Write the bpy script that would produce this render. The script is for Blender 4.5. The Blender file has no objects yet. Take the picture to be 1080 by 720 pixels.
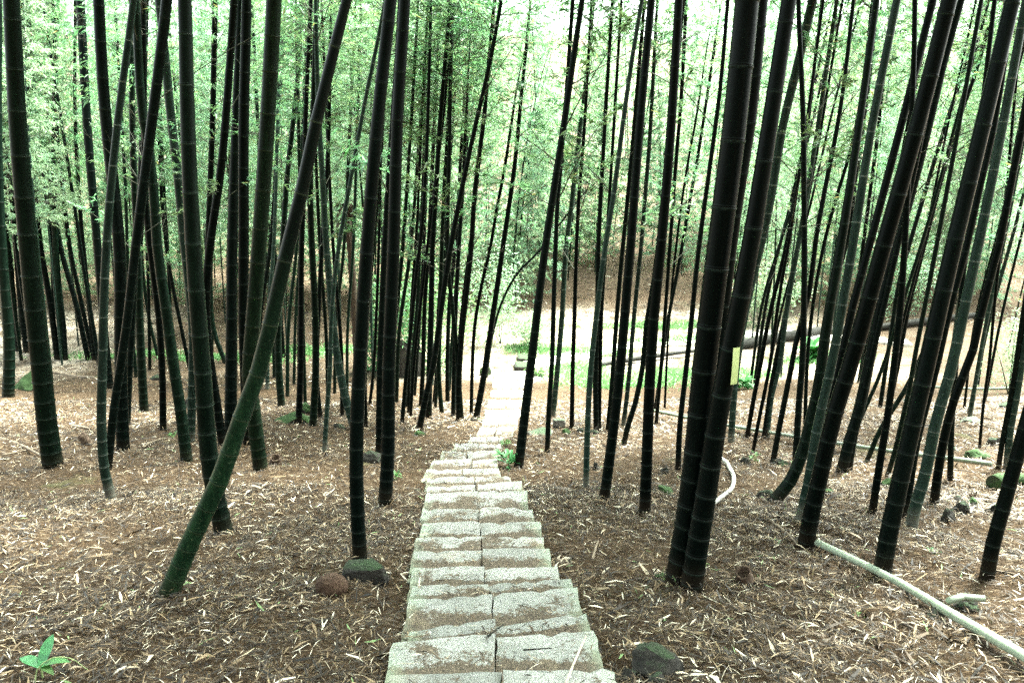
import bpy, bmesh, math, random
import numpy as np
from mathutils import Vector, Matrix, Quaternion

random.seed(7)
rng = np.random.default_rng(7)
scene = bpy.context.scene
COL = scene.collection

# ------------------------------------------------------------------ camera
F = 816.0
PITCH = math.radians(12.0)
CAM = Vector((0.0, 0.0, 1.6))
FW = Vector((0, math.cos(PITCH), -math.sin(PITCH)))
UP = Vector((0, math.sin(PITCH), math.cos(PITCH)))
RT = Vector((1, 0, 0))
cam_d = bpy.data.cameras.new('camera')
cam_d.sensor_width = 36.0
cam_d.lens = 36.0 * F / 1080.0
cam_d.clip_end = 1000
cam_d.clip_start = 0.05
cam = bpy.data.objects.new('camera', cam_d)
COL.objects.link(cam)
cam.location = CAM
cam.rotation_euler = (math.radians(90) - PITCH, 0, 0)
scene.camera = cam


def ray(px, py):
    return (FW + RT * ((px - 540.0) / F) + UP * ((360.0 - py) / F))


# ------------------------------------------------------------------ terrain
def sstep(a, b, x):
    t = np.clip((x - a) / (b - a), 0, 1)
    return t * t * (3 - 2 * t)


def ground_z(x, y):
    """Height of the woodland floor: a slope running down to a flat clearing, then a bank rising beyond it."""
    x = np.asarray(x, float)
    y = np.asarray(y, float)
    s = 0.188
    yc = 20.0
    # smooth bend from slope to flat
    k = 1.2
    down = -s * (yc - k * np.logaddexp(0, (yc - y) / k))
    up = 0.36 * 2.0 * np.logaddexp(0, (y - 27.5) / 2.0)
    up = 3.6 * np.tanh(up / 3.6) + 0.22 * np.maximum(0, y - 38)
    shade_hill = 0.95 * 1.5 * np.logaddexp(0, (-3.2 - y) / 1.5)      # unseen steep rise behind the camera, added to block sky light
    up = up + 14 * np.tanh(shade_hill / 14)
    near = 1 - sstep(40, 60, y)
    b = 0.05 * np.sin(x * 0.9 + 1.3) * np.cos(y * 0.7 + 0.4) + 0.03 * np.sin(x * 2.1 - y * 1.7) + 0.02 * np.sin(x * 3.7 + 2.0 + y * 2.9)
    off = sstep(0.8, 2.4, np.abs(x + 0.1))
    b = b * off * near
    rise = 0.05 * sstep(2.5, 6.0, x) * sstep(4, 8, y) * (1 - sstep(12, 20, y)) * 3
    far = 0.8 * np.sin(x * 0.11 + 0.7) * sstep(29, 42, y)
    return down + up + b + rise * 0.6 + far


def gz(x, y):
    return float(ground_z(x, y))


def hit_ground(px, py, lift=0.0):
    d = ray(px, py)
    t0, t = 0.0, 0.5
    f = lambda t: CAM.z + d.z * t - (gz(CAM.x + d.x * t, CAM.y + d.y * t) + lift)
    while f(t) > 0 and t < 90:
        t0 = t
        t += 0.25
    lo, hi = t0, t
    for _ in range(40):
        m = (lo + hi) / 2
        if f(m) > 0:
            lo = m
        else:
            hi = m
    p = CAM + d * hi
    return p


def hit_depth(px, py, y):
    d = ray(px, py)
    return CAM + d * ((y - CAM.y) / d.y)


def px_size(px, py, y):
    """metres per photo pixel at a place that far down the slope"""
    p = hit_depth(px, py, y)
    return (p - CAM).dot(FW) / F


# ------------------------------------------------------------------ object helpers
def tag(o, label=None, cat=None, group=None, kind=None):
    if label:
        o['label'] = label
    if cat:
        o['category'] = cat
    if group:
        o['group'] = group
    if kind:
        o['kind'] = kind
    return o


def empty(name, loc):
    o = bpy.data.objects.new(name, None)
    COL.objects.link(o)
    o.location = loc
    o.empty_display_size = 0.1
    return o


def link_mesh(name, me, mat, parent=None):
    if mat is not None and not me.materials:
        me.materials.append(mat)
    o = bpy.data.objects.new(name, me)
    COL.objects.link(o)
    if parent is not None:
        o.parent = parent
    return o


def mesh_np(name, verts, faces, attrs=None, smooth=True, fattr=None):
    """verts (n,3), faces (m,4) or (m,3) arrays"""
    me = bpy.data.meshes.new(name)
    verts = np.asarray(verts, np.float32)
    faces = np.asarray(faces, np.int32)
    n, k = faces.shape
    me.vertices.add(len(verts))
    me.vertices.foreach_set('co', verts.ravel())
    me.loops.add(n * k)
    me.loops.foreach_set('vertex_index', faces.ravel())
    me.polygons.add(n)
    me.polygons.foreach_set('loop_start', np.arange(0, n * k, k, dtype=np.int32))
    me.polygons.foreach_set('loop_total', np.full(n, k, np.int32))
    me.polygons.foreach_set('use_smooth', np.full(n, smooth, bool))
    me.update(calc_edges=True)
    for an, av in (attrs or {}).items():
        a = me.attributes.new(an, 'FLOAT', 'POINT')
        a.data.foreach_set('value', np.asarray(av, np.float32))
    for an, av in (fattr or {}).items():
        a = me.attributes.new(an, 'FLOAT', 'FACE')
        a.data.foreach_set('value', np.asarray(av, np.float32))
    me.validate()
    return me


# ------------------------------------------------------------------ materials
class NT:
    def __init__(self, name):
        self.m = bpy.data.materials.new(name)
        self.m.use_nodes = True
        self.t = self.m.node_tree
        self.t.nodes.clear()
        self.out = self.t.nodes.new('ShaderNodeOutputMaterial')

    def n(self, typ, **kw):
        nd = self.t.nodes.new(typ)
        for k, v in kw.items():
            if k.startswith('i_'):
                nd.inputs[k[2:].replace('_', ' ')].default_value = v
            else:
                setattr(nd, k, v)
        return nd

    def l(self, a, b):
        self.t.links.new(a, b)

    def obj(self):
        return self.n('ShaderNodeTexCoord').outputs['Object']

    def noise(self, scale, detail=4, rough=0.6, vec=None, dim='3D'):
        nd = self.n('ShaderNodeTexNoise')
        nd.inputs['Scale'].default_value = scale
        nd.inputs['Detail'].default_value = detail
        nd.inputs['Roughness'].default_value = rough
        if vec is not None:
            self.l(vec, nd.inputs['Vector'])
        return nd.outputs['Fac']

    def ramp(self, fac, stops):
        nd = self.n('ShaderNodeValToRGB')
        e = nd.color_ramp.elements
        while len(e) < len(stops):
            e.new(0.5)
        for el, (p, c) in zip(e, stops):
            el.position = p
            el.color = (*c, 1) if len(c) == 3 else c
        self.l(fac, nd.inputs['Fac'])
        return nd.outputs['Color']

    def mix(self, fac, a, b, mode='MIX'):
        nd = self.n('ShaderNodeMix', data_type='RGBA', blend_type=mode)
        for s, v in ((nd.inputs[0], fac), (nd.inputs[6], a), (nd.inputs[7], b)):
            if isinstance(v, (int, float)):
                s.default_value = v
            elif isinstance(v, tuple):
                s.default_value = (*v, 1)
            else:
                self.l(v, s)
        return nd.outputs[2]

    def math(self, op, a, b=None, clamp=False):
        nd = self.n('ShaderNodeMath', operation=op)
        nd.use_clamp = clamp
        for s, v in ((nd.inputs[0], a), (nd.inputs[1], b)):
            if v is None:
                continue
            if isinstance(v, (int, float)):
                s.default_value = v
            else:
                self.l(v, s)
        return nd.outputs[0]

    def attr(self, name):
        return self.n('ShaderNodeAttribute', attribute_name=name).outputs['Fac']

    def bump(self, h, strength=0.4, dist=0.01):
        nd = self.n('ShaderNodeBump')
        nd.inputs['Strength'].default_value = strength
        nd.inputs['Distance'].default_value = dist
        self.l(h, nd.inputs['Height'])
        return nd.outputs['Normal']

    def bsdf(self, color, rough=0.7, normal=None, spec=0.5):
        b = self.n('ShaderNodeBsdfPrincipled')
        if isinstance(color, tuple):
            b.inputs['Base Color'].default_value = (*color, 1)
        else:
            self.l(color, b.inputs['Base Color'])
        if isinstance(rough, (int, float)):
            b.inputs['Roughness'].default_value = rough
        else:
            self.l(rough, b.inputs['Roughness'])
        b.inputs['Specular IOR Level'].default_value = spec
        if normal is not None:
            self.l(normal, b.inputs['Normal'])
        return b.outputs[0]

    def done(self, sh):
        self.l(sh, self.out.inputs['Surface'])
        return self.m


def mat_bamboo(name, c1, c2, powder, mottle=0.5, spec=0.45, footc=(0.03, 0.021, 0.014), upper=None):
    t = NT(name)
    oi = t.n('ShaderNodeObjectInfo').outputs['Random']
    v = t.obj()
    mp = t.n('ShaderNodeMapping')
    mp.inputs['Scale'].default_value = (1, 1, 0.22)
    t.l(v, mp.inputs['Vector'])
    n1 = t.noise(22, 5, 0.65, mp.outputs[0])
    base = t.mix(t.ramp(n1, [(0.35, (0, 0, 0)), (0.7, (1, 1, 1))]), c1, c2)
    # lichen / powder mottling
    n2 = t.noise(60, 6, 0.75, v)
    n3 = t.noise(3.0, 3, 0.6, v)
    mott = t.math('MULTIPLY', t.ramp(n2, [(0.55, (0, 0, 0)), (0.72, (1, 1, 1))]), t.ramp(n3, [(0.42, (0, 0, 0)), (0.62, (1, 1, 1))]))
    base = t.mix(t.math('MULTIPLY', mott, mottle), base, powder)
    var = t.n('ShaderNodeHueSaturation')
    t.l(base, var.inputs['Color'])
    t.l(t.math('ADD', t.math('MULTIPLY', oi, 0.7), 0.65), var.inputs['Value'])
    base = var.outputs[0]
    # earth-stained foot
    h = t.attr('height')
    if upper:      # moss and algae only on the lower length
        up = t.math('MULTIPLY', t.math('SUBTRACT', t.math('ADD', h, t.math('MULTIPLY', n3, 0.8)), 1.3), 0.75, clamp=True)
        base = t.mix(up, base, upper)
    foot = t.math('SUBTRACT', 1.0, t.math('MULTIPLY', t.math('ADD', h, t.math('MULTIPLY', n3, 0.25)), 3.2), clamp=True)
    base = t.mix(t.math('MULTIPLY', foot, 0.75), base, footc)
    ring = t.attr('ring')
    pale = t.math('MULTIPLY', t.math('MAXIMUM', ring, 0.0), t.ramp(t.noise(35, 3, 0.6, v), [(0.3, (0.35,) * 3), (0.6, (1, 1, 1))]))
    base = t.mix(pale, base, powder)
    dark = t.math('MAXIMUM', t.math('MULTIPLY', ring, -1.0), 0.0)
    base = t.mix(dark, base, (0.008, 0.009, 0.008))
    rough = t.math('ADD', 0.38, t.math('MULTIPLY', mott, 0.3))
    return t.done(t.bsdf(base, rough, t.bump(n1, 0.12, 0.004), spec))


M_DARK = mat_bamboo('dark bamboo', (0.0007, 0.0024, 0.0019), (0.002, 0.005, 0.004), (0.035, 0.055, 0.045), 0.2, 0.05)
M_GREEN = mat_bamboo('green bamboo', (0.0012, 0.005, 0.003), (0.0045, 0.0125, 0.0075), (0.05, 0.085, 0.062), 0.3, 0.06)
M_PALE = mat_bamboo('powdery bamboo', (0.0065, 0.016, 0.012), (0.018, 0.034, 0.026), (0.19, 0.24, 0.21), 0.4, 0.08, (0.24, 0.21, 0.17))
M_MOTT = mat_bamboo('mottled bamboo', (0.0014, 0.005, 0.0027), (0.0058, 0.016, 0.0075), (0.07, 0.10, 0.055), 0.8, 0.06)
M_LEAN = mat_bamboo('mossy green bamboo', (0.0025, 0.010, 0.005), (0.010, 0.030, 0.013), (0.09, 0.13, 0.07), 0.9, 0.08, upper=(0.0016, 0.0042, 0.003))
M_CUT = mat_bamboo('cut bamboo', (0.17, 0.215, 0.155), (0.27, 0.31, 0.235), (0.40, 0.42, 0.34), 0.6)


def mat_simple(name, stops, scale, rough=0.8, bump=0.4, bdist=0.01, detail=6, spec=0.3):
    t = NT(name)
    v = t.obj()
    n1 = t.noise(scale, detail, 0.65, v)
    return t.done(t.bsdf(t.ramp(n1, stops), rough, t.bump(n1, bump, bdist), spec))


def mat_leaf(name, a, b, trans=0.5, dry=(0.22, 0.2, 0.07)):
    t = NT(name)
    tone = t.attr('tone')
    oi = t.n('ShaderNodeObjectInfo').outputs['Random']
    c = t.mix(tone, a, b)
    c = t.mix(t.math('GREATER_THAN', tone, 0.975), c, dry)
    var = t.n('ShaderNodeHueSaturation')
    t.l(c, var.inputs['Color'])
    t.l(t.math('ADD', t.math('MULTIPLY', oi, 0.08), 0.47), var.inputs['Hue'])
    t.l(t.math('ADD', t.math('MULTIPLY', oi, 0.4), 0.8), var.inputs['Value'])
    c = var.outputs[0]
    d = t.bsdf(c, 0.45, None, 0.4)
    tr = t.n('ShaderNodeBsdfTranslucent')
    t.l(c, tr.inputs['Color'])
    mx = t.n('ShaderNodeMixShader')
    mx.inputs[0].default_value = trans
    t.l(d, mx.inputs[1])
    t.l(tr.outputs[0], mx.inputs[2])
    return t.done(mx.outputs[0])


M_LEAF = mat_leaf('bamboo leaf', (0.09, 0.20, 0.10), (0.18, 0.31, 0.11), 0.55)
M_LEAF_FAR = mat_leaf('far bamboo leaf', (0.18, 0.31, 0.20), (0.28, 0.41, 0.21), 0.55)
M_HERB = mat_leaf('herb leaf', (0.06, 0.18, 0.05), (0.11, 0.28, 0.08), 0.45, (0.12, 0.26, 0.08))
M_GRASS = mat_leaf('grass blade', (0.09, 0.20, 0.06), (0.17, 0.30, 0.10), 0.4)
M_TWIG = mat_simple('twig bark', [(0.3, (0.02, 0.026, 0.016)), (0.7, (0.06, 0.06, 0.038))], 30)
M_STICK = mat_simple('dry stick', [(0.3, (0.07, 0.05, 0.035)), (0.7, (0.25, 0.2, 0.14))], 25)
M_PALESTICK = mat_simple('bleached stick', [(0.3, (0.35, 0.3, 0.22)), (0.7, (0.6, 0.55, 0.45))], 25)
M_LOG = mat_simple('dark rotten log', [(0.3, (0.005, 0.006, 0.005)), (0.7, (0.022, 0.022, 0.016))], 14, 0.9, 0.8, 0.03)
M_HOSE = mat_simple('white pipe plastic', [(0.3, (0.30, 0.30, 0.27)), (0.7, (0.46, 0.46, 0.42))], 12, 0.45, 0.05, 0.002)
M_TAG = mat_simple('pale green tag paper', [(0.3, (0.42, 0.52, 0.20)), (0.7, (0.5, 0.6, 0.26))], 8, 0.6, 0.05, 0.001)
M_BROWNSTUMP = mat_simple('brown stump', [(0.3, (0.03, 0.02, 0.014)), (0.7, (0.14, 0.095, 0.065))], 30, 0.9, 0.6, 0.01)
M_PALM = mat_simple('shaggy brown trunk', [(0.3, (0.012, 0.009, 0.006)), (0.7, (0.07, 0.047, 0.03))], 18, 0.95, 0.9, 0.03)


def mat_rock(name, c1, c2, moss, amount):
    t = NT(name)
    v = t.obj()
    n1 = t.noise(9, 7, 0.68, v)
    n2 = t.noise(4, 5, 0.6, v)
    base = t.ramp(n1, [(0.3, c1), (0.7, c2)])
    g = t.n('ShaderNodeNewGeometry')
    sx = t.n('ShaderNodeSeparateXYZ')
    t.l(g.outputs['Normal'], sx.inputs[0])
    m = t.math('MULTIPLY', t.math('ADD', t.math('ADD', sx.outputs['Z'], t.math('MULTIPLY', n2, 1.6)), amount - 1.6), 2.5, clamp=True)
    m = t.math('MULTIPLY', m, t.ramp(t.noise(45, 4, 0.7, v), [(0.25, (0.5,) * 3), (0.6, (1, 1, 1))]))
    base = t.mix(m, base, t.mix(t.noise(60, 3, 0.6, v), tuple(x * 0.6 for x in moss), moss))
    return t.done(t.bsdf(base, 0.9, t.bump(t.noise(28, 8, 0.7, v), 0.7, 0.02), 0.25))


M_ROCK = mat_rock('dark mossy rock', (0.012, 0.012, 0.011), (0.05, 0.046, 0.038), (0.025, 0.055, 0.018), 0.2)
M_MOSS = mat_rock('moss covered rock', (0.02, 0.02, 0.017), (0.07, 0.066, 0.055), (0.04, 0.09, 0.024), 1.0)
M_BROWN = mat_rock('brown stone', (0.034, 0.019, 0.012), (0.085, 0.050, 0.032), (0.03, 0.075, 0.02), -1.0)
M_GREYROCK = mat_rock('grey rock', (0.09, 0.088, 0.08), (0.27, 0.26, 0.23), (0.07, 0.13, 0.06), 0.25)


def mat_stone():
    t = NT('pale granite step')
    g = t.n('ShaderNodeNewGeometry').outputs['Position']
    n1 = t.noise(5, 6, 0.7, g)
    speck = t.noise(140, 4, 0.8, g)
    oi = t.n('ShaderNodeObjectInfo').outputs['Random']
    base = t.ramp(n1, [(0.3, (0.22, 0.228, 0.21)), (0.7, (0.38, 0.39, 0.365))])
    base = t.mix(t.ramp(speck, [(0.38, (1, 1, 1)), (0.54, (0, 0, 0))]), base, (0.13, 0.125, 0.105))
    base = t.mix(t.math('MULTIPLY', t.ramp(t.noise(38, 5, 0.85, g), [(0.5, (0, 0, 0)), (0.62, (1, 1, 1))]), 0.4), base, (0.16, 0.15, 0.12))
    hv = t.n('ShaderNodeHueSaturation')
    t.l(base, hv.inputs['Color'])
    t.l(t.math('ADD', t.math('MULTIPLY', oi, 0.4), 0.75), hv.inputs['Value'])
    base = hv.outputs[0]
    # earth gathered at the back of each tread
    d = t.attr('dirt')
    n2 = t.noise(13, 6, 0.72, g)
    big = t.noise(3.7, 4, 0.6, g)
    fineN = t.noise(48, 6, 0.85, g)
    edgeline = t.math('MULTIPLY', t.math('POWER', d, 9.0), 0.36)
    q = t.math('ADD', t.math('ADD', t.math('ADD', edgeline, t.math('MULTIPLY', d, 0.20)), t.math('MULTIPLY', big, 0.95)), t.math('MULTIPLY', fineN, 0.75))
    dm = t.ramp(q, [(0.968, (0, 0, 0)), (1.0, (0.75, 0.75, 0.75)), (1.08, (1, 1, 1))])
    base = t.mix(t.math('MULTIPLY', dm, 0.92), base, t.ramp(t.noise(75, 6, 0.85, g), [(0.35, (0.018, 0.012, 0.007)), (0.55, (0.085, 0.06, 0.036)), (0.7, (0.28, 0.22, 0.15))]))
    # algae near the free side
    e = t.attr('edge')
    n3 = t.noise(3.1, 4, 0.6, g)
    am = t.ramp(t.math('ADD', t.math('MULTIPLY', e, 0.45), t.math('MULTIPLY', n3, 0.85)), [(0.66, (0, 0, 0)), (0.95, (1, 1, 1))])
    base = t.mix(t.math('MULTIPLY', am, 0.55), base, (0.25, 0.31, 0.22))
    och = t.ramp(t.noise(2.3, 4, 0.6, g), [(0.58, (0, 0, 0)), (0.72, (1, 1, 1))])
    base = t.mix(t.math('MULTIPLY', och, 0.3), base, (0.36, 0.29, 0.19))
    hgt = t.math('ADD', t.math('MULTIPLY', n1, 0.6), t.math('MULTIPLY', speck, 0.5))
    return t.done(t.bsdf(base, 0.85, t.bump(hgt, 0.55, 0.012), 0.3))


M_STONE = mat_stone()


def mat_ground():
    t = NT('woodland floor')
    g = t.n('ShaderNodeNewGeometry').outputs['Position']
    n1 = t.noise(1.1, 5, 0.65, g)
    n2 = t.noise(26, 8, 0.78, g)
    base = t.ramp(n2, [(0.28, (0.008, 0.005, 0.003)), (0.5, (0.038, 0.022, 0.010)), (0.72, (0.115, 0.073, 0.036))])
    base = t.mix(t.math('MULTIPLY', t.ramp(n1, [(0.4, (0, 0, 0)), (0.65, (1, 1, 1))]), 0.4), base, (0.052, 0.034, 0.018))
    # thin streaks of fallen leaf
    mp = t.n('ShaderNodeMapping')
    mp.inputs['Scale'].default_value = (14, 42, 20)
    mp.inputs['Rotation'].default_value = (0, 0, 0.35)
    t.l(g, mp.inputs['Vector'])
    s1 = t.ramp(t.noise(1.0, 3, 0.6, mp.outputs[0]), [(0.56, (0, 0, 0)), (0.66, (1, 1, 1))])
    base = t.mix(t.math('MULTIPLY', s1, 0.55), base, (0.26, 0.20, 0.14))
    # moss film
    n4 = t.noise(0.8, 5, 0.6, g)
    base = t.mix(t.math('MULTIPLY', t.ramp(n4, [(0.64, (0, 0, 0)), (0.76, (1, 1, 1))]), 0.35), base, (0.10, 0.15, 0.06))
    # pale bare soil of the clearing, with grass green
    sx = t.n('ShaderNodeSeparateXYZ')
    t.l(g, sx.inputs[0])
    y, x = sx.outputs['Y'], sx.outputs['X']
    inn = t.math('MULTIPLY', t.math('SUBTRACT', y, 18.6), 0.55, clamp=True)
    outt = t.math('MULTIPLY', t.math('SUBTRACT', 29.0, y), 0.5, clamp=True)
    cl = t.math('MULTIPLY', inn, outt)
    side = t.math('MULTIPLY', t.math('ADD', x, 4.2), 0.6, clamp=True)
    side2 = t.math('MULTIPLY', t.math('SUBTRACT', -11.5, x), 0.8, clamp=True)
    right = t.math('MULTIPLY', t.math('SUBTRACT', 12.0, x), 0.35, clamp=True)
    cl = t.math('MULTIPLY', cl, t.math('ADD', t.math('MAXIMUM', t.math('MULTIPLY', side, right), side2), 0.12, clamp=True))
    cl = t.math('MULTIPLY', cl, t.ramp(t.noise(1.7, 5, 0.7, g), [(0.40, (0.15,) * 3), (0.58, (1, 1, 1))]))
    cl = t.math('MULTIPLY', cl, t.ramp(t.noise(0.7, 4, 0.6, g), [(0.3, (0.35,) * 3), (0.6, (1, 1, 1))]))
    soil = t.ramp(n2, [(0.3, (0.26, 0.22, 0.165)), (0.7, (0.46, 0.41, 0.33))])
    base = t.mix(cl, base, soil)
    far = t.math('MULTIPLY', t.math('SUBTRACT', y, 28.0), 0.3, clamp=True)
    base = t.mix(t.math('MULTIPLY', far, 0.8), base, t.ramp(n2, [(0.3, (0.10, 0.07, 0.045)), (0.7, (0.25, 0.18, 0.125))]))
    h = t.math('ADD', n2, t.math('MULTIPLY', s1, 0.3))
    return t.done(t.bsdf(base, 0.95, t.bump(h, 0.9, 0.03), 0.15))


M_GROUND = mat_ground()


def mat_litter():
    t = NT('dry bamboo litter')
    tone = t.attr('tone')
    c = t.ramp(tone, [(0.0, (0.008, 0.006, 0.004)), (0.38, (0.024, 0.015, 0.007)), (0.62, (0.080, 0.050, 0.024)), (0.82, (0.23, 0.165, 0.090)), (0.985, (0.74, 0.67, 0.53)), (1.0, (0.16, 0.26, 0.1))])
    return t.done(t.bsdf(c, 0.6, None, 0.35))


M_LITTER = mat_litter()

# ------------------------------------------------------------------ stone stairway: lips read down the slope
LIPS = [  # y left, y right, x left, x joint, x right  (photo pixels)
    (790, 786, 388, 524, 690), (745, 741, 398, 527, 668), (708, 705, 411, 529, 648), (676, 662, 414, 523, 627), (664, 650, 432, 522, 619),
    (630, 621, 431, 520, 609), (617, 611, 435, 516, 602), (598, 595, 436, 511, 588), (580, 578, 436, 509, 579),
    (566, 565, 439, 508, 573), (552, 549, 446, 507, 570), (534, 536, 446, 506, 562), (520, 517, 450, 504, 556),
    (511, 508, 451, 503, 550), (502, 501, 451, 500, 536), (494, 493, 451, 488, 526), (485, 484, 457, 498, 523),
    (476, 476, 467, 492, 523), (468, 468, 480, 505, 528), (460, 460, 496, 514, 530), (450, 450, 506, 524, 542),
    (441, 441, 510, 527, 546), (431, 431, 512, 532, 549), (421, 421, 515, 534, 551), (411, 411, 518, 537, 554),
    (402, 402, 520, 540, 562), (394, 394, 522, 546, 572)]
LIFT = 0.075
lip3 = [(hit_ground(xl, yl, LIFT), hit_ground(xm, (yl + yr) / 2, LIFT), hit_ground(xr, yr, LIFT)) for yl, yr, xl, xm, xr in LIPS]
_sy = np.array([(a.y + c.y) / 2 for a, b, c in lip3])
_sl = np.array([a.x for a, b, c in lip3])
_sr = np.array([c.x for a, b, c in lip3])


def stair_in(x, y, m=0.0):
    x = np.asarray(x, float)
    y = np.asarray(y, float)
    l = np.interp(y, _sy, _sl)
    r = np.interp(y, _sy, _sr)
    return (x > l - m) & (x < r + m) & (y < _sy[-1] + 0.2) & (y > 0.5)


def ground_axis(near_lo, near_hi, step, lo, hi, grow=1.13):
    a = list(np.arange(near_lo, near_hi, step))
    s = step
    v = near_hi
    while v < hi:
        a.append(v)
        s = min(s * grow, 6)
        v += s
    s = step
    v = near_lo - step
    while v > lo:
        a.insert(0, v)
        s = min(s * grow, 6)
        v -= s
    return np.array(a)


gx = ground_axis(-5, 6, 0.075, -170, 170, 1.09)
gy = ground_axis(1.5, 13, 0.075, -60, 190, 1.05)
X, Y = np.meshgrid(gx, gy)
Z = ground_z(X, Y)
fine = 0.016 * np.sin(X * 9.1 + 1.7 * np.sin(Y * 6.3)) * np.sin(Y * 8.3 + 1.9 * np.sin(X * 5.1)) + 0.01 * np.sin(X * 17 + Y * 13)
Z = Z + fine * (1 - sstep(10, 16, Y))
Z = np.where(stair_in(X, Y, 0.015), Z - 0.035, Z)
nx, ny = len(gx), len(gy)
idx = np.arange(nx * ny).reshape(ny, nx)
fc = np.stack([idx[:-1, :-1], idx[:-1, 1:], idx[1:, 1:], idx[1:, :-1]], -1).reshape(-1, 4)
ground = link_mesh('ground', mesh_np('ground', np.stack([X, Y, Z], -1).reshape(-1, 3), fc), M_GROUND)
tag(ground, 'brown woodland floor of earth and dry leaves sloping down to a pale clearing', 'ground', kind='structure')


def slab_mesh(L0, R0, L1, R1, zt0, zt1, thick, sides, seed, vvis=0.0, dscale=1.0):
    """A worn slab. L0,R0 near (back) corners, L1,R1 far lip corners (x,y); sides: which flank is free (-1 left, 1 right, 0 none)."""
    r = np.random.default_rng(seed)
    nu, nv = 9, 6
    tops, dirt, edge = [], [], []
    ju = r.normal(0, 0.0035, (nv + 1, 2))
    jv = np.cumsum(r.normal(0, 0.004, (nu + 1, 2)), 0)
    ph = r.uniform(0, 6, 4)
    for j in range(nv + 1):
        for i in range(nu + 1):
            u, v = i / nu, j / nv
            ax = L0[0] + (R0[0] - L0[0]) * u
            ay = L0[1] + (R0[1] - L0[1]) * u
            bx = L1[0] + (R1[0] - L1[0]) * u
            by = L1[1] + (R1[1] - L1[1]) * u
            x, y = ax + (bx - ax) * v, ay + (by - ay) * v
            if i == 0:
                x += ju[j, 0]
            if i == nu:
                x += ju[j, 1]
            if j == nv:
                y += jv[i, 1]
            z = zt0 + (zt1[0] * (1 - u) + zt1[1] * u - zt0) * 1.0
            z += 0.0014 * math.sin(7 * u + ph[0]) * math.sin(6 * v + ph[1])
            if i in (0, nu) or j == nv:
                z -= 0.002 + abs(r.normal(0, 0.0025)) + (0.018 if r.random() < 0.10 else 0)
            tops.append((x, y, z))
            dirt.append(min(1.0, max(0.0, 1 - (v - vvis) / (1 - vvis) * 1.15)) * dscale)
            e = 0.0
            if sides < 0:
                e = max(0, 1 - u * 2.5)
            if sides > 0:
                e = max(0, 1 - (1 - u) * 2.5)
            edge.append(e)
    bm = bmesh.new()
    la = bm.verts.layers.float.new('dirt')
    lb = bm.verts.layers.float.new('edge')
    V = []
    for p, d, e in zip(tops, dirt, edge):
        q = bm.verts.new(p)
        q[la] = d
        q[lb] = e
        V.append(q)
    W = nu + 1
    for j in range(nv):
        for i in range(nu):
            bm.faces.new((V[j * W + i], V[j * W + i + 1], V[(j + 1) * W + i + 1], V[(j + 1) * W + i]))
    rim = [j * 0 + i for i in range(W)] + [j * W + nu for j in range(1, nv + 1)] + [nv * W + i for i in range(nu - 1, -1, -1)] + [j * W for j in range(nv - 1, 0, -1)]
    cx = sum(p[0] for p in tops) / len(tops)
    cy = sum(p[1] for p in tops) / len(tops)

    def ring(dz, grow):
        out = []
        for k in rim:
            p = tops[k]
            q = bm.verts.new((cx + (p[0] - cx) * grow, cy + (p[1] - cy) * grow, p[2] + dz))
            q[la] = 0.6
            q[lb] = edge[k]
            out.append(q)
        return out
    r1 = ring(-0.012, 1.008)
    r2 = ring(-thick, 1.0)
    top = [V[k] for k in rim]
    n = len(rim)
    for A, B in ((top, r1), (r1, r2)):
        for k in range(n):
            bm.faces.new((A[k], B[k], B[(k + 1) % n], A[(k + 1) % n]))
    bm.faces.new(list(reversed(r2)))
    bmesh.ops.recalc_face_normals(bm, faces=bm.faces)
    for f in bm.faces:
        f.smooth = True
    me = bpy.data.meshes.new('stone_slab')
    bm.to_mesh(me)
    bm.free()
    me.set_sharp_from_angle(angle=math.radians(28))
    return me


stair = empty('stone_stairway', lip3[1][1])
tag(stair, 'worn pale stone stairway of paired slabs winding down through the bamboo', 'stairs')
STEP_TOP = []
for i in range(1, len(lip3)):
    n0, n1 = lip3[i - 1], lip3[i]
    k = i
    for half in (0, 1):
        a0, b0 = (n0[0], n0[1]) if half == 0 else (n0[1], n0[2])
        a1, b1 = (n1[0], n1[1]) if half == 0 else (n1[1], n1[2])
        rr = random.Random(i * 2 + half)
        gap = 0.002 + rr.random() * 0.003 if i < 13 else rr.uniform(0.004, 0.016)
        # use own width at the back (slabs are rectangular), tucked under the slab above
        wl, wr = a1.x, b1.x
        over = 0.0 if i == 1 else 0.05 if i < 13 else rr.uniform(-0.03, 0.05) if i < 18 else rr.uniform(-0.11, -0.03)
        L0 = (a1.x + (a0.x - a1.x) * 0.25 + (gap if half else 0), a0.y - over)
        R0 = (b1.x + (b0.x - b1.x) * 0.25 - (0 if half else gap), b0.y - over)
        if i >= 14:
            sh = rr.uniform(-0.03, 0.03)
            L0, R0 = (L0[0] + sh - (0.02 if not half else 0), L0[1]), (R0[0] + sh + (0.02 if half else 0), R0[1])
        L1 = (a1.x + (gap if half else 0), a1.y)
        R1 = (b1.x - (0 if half else gap), b1.y)
        zz = (a1.z + b1.z) / 2 + rr.uniform(-0.008, 0.008)
        yv = (a0.y + b0.y) / 2
        ye = yv * (1.6 - zz) / (1.6 - (a0.z + b0.z) / 2)
        vv = min(0.8, max(0.0, (ye - yv + over) / ((a1.y + b1.y) / 2 - yv + over)))
        me = slab_mesh(L0, R0, L1, R1, zz, (zz + rr.uniform(-.006, .006), zz + rr.uniform(-.006, .006)), 0.14, -1 if half == 0 else 1, 100 + i * 2 + half, vv, 1.0)
        me.transform(Matrix.Translation(-stair.location))
        link_mesh('stone_slab', me, M_STONE, stair)
        STEP_TOP.append((L0, R0, L1, R1, zz))

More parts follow.
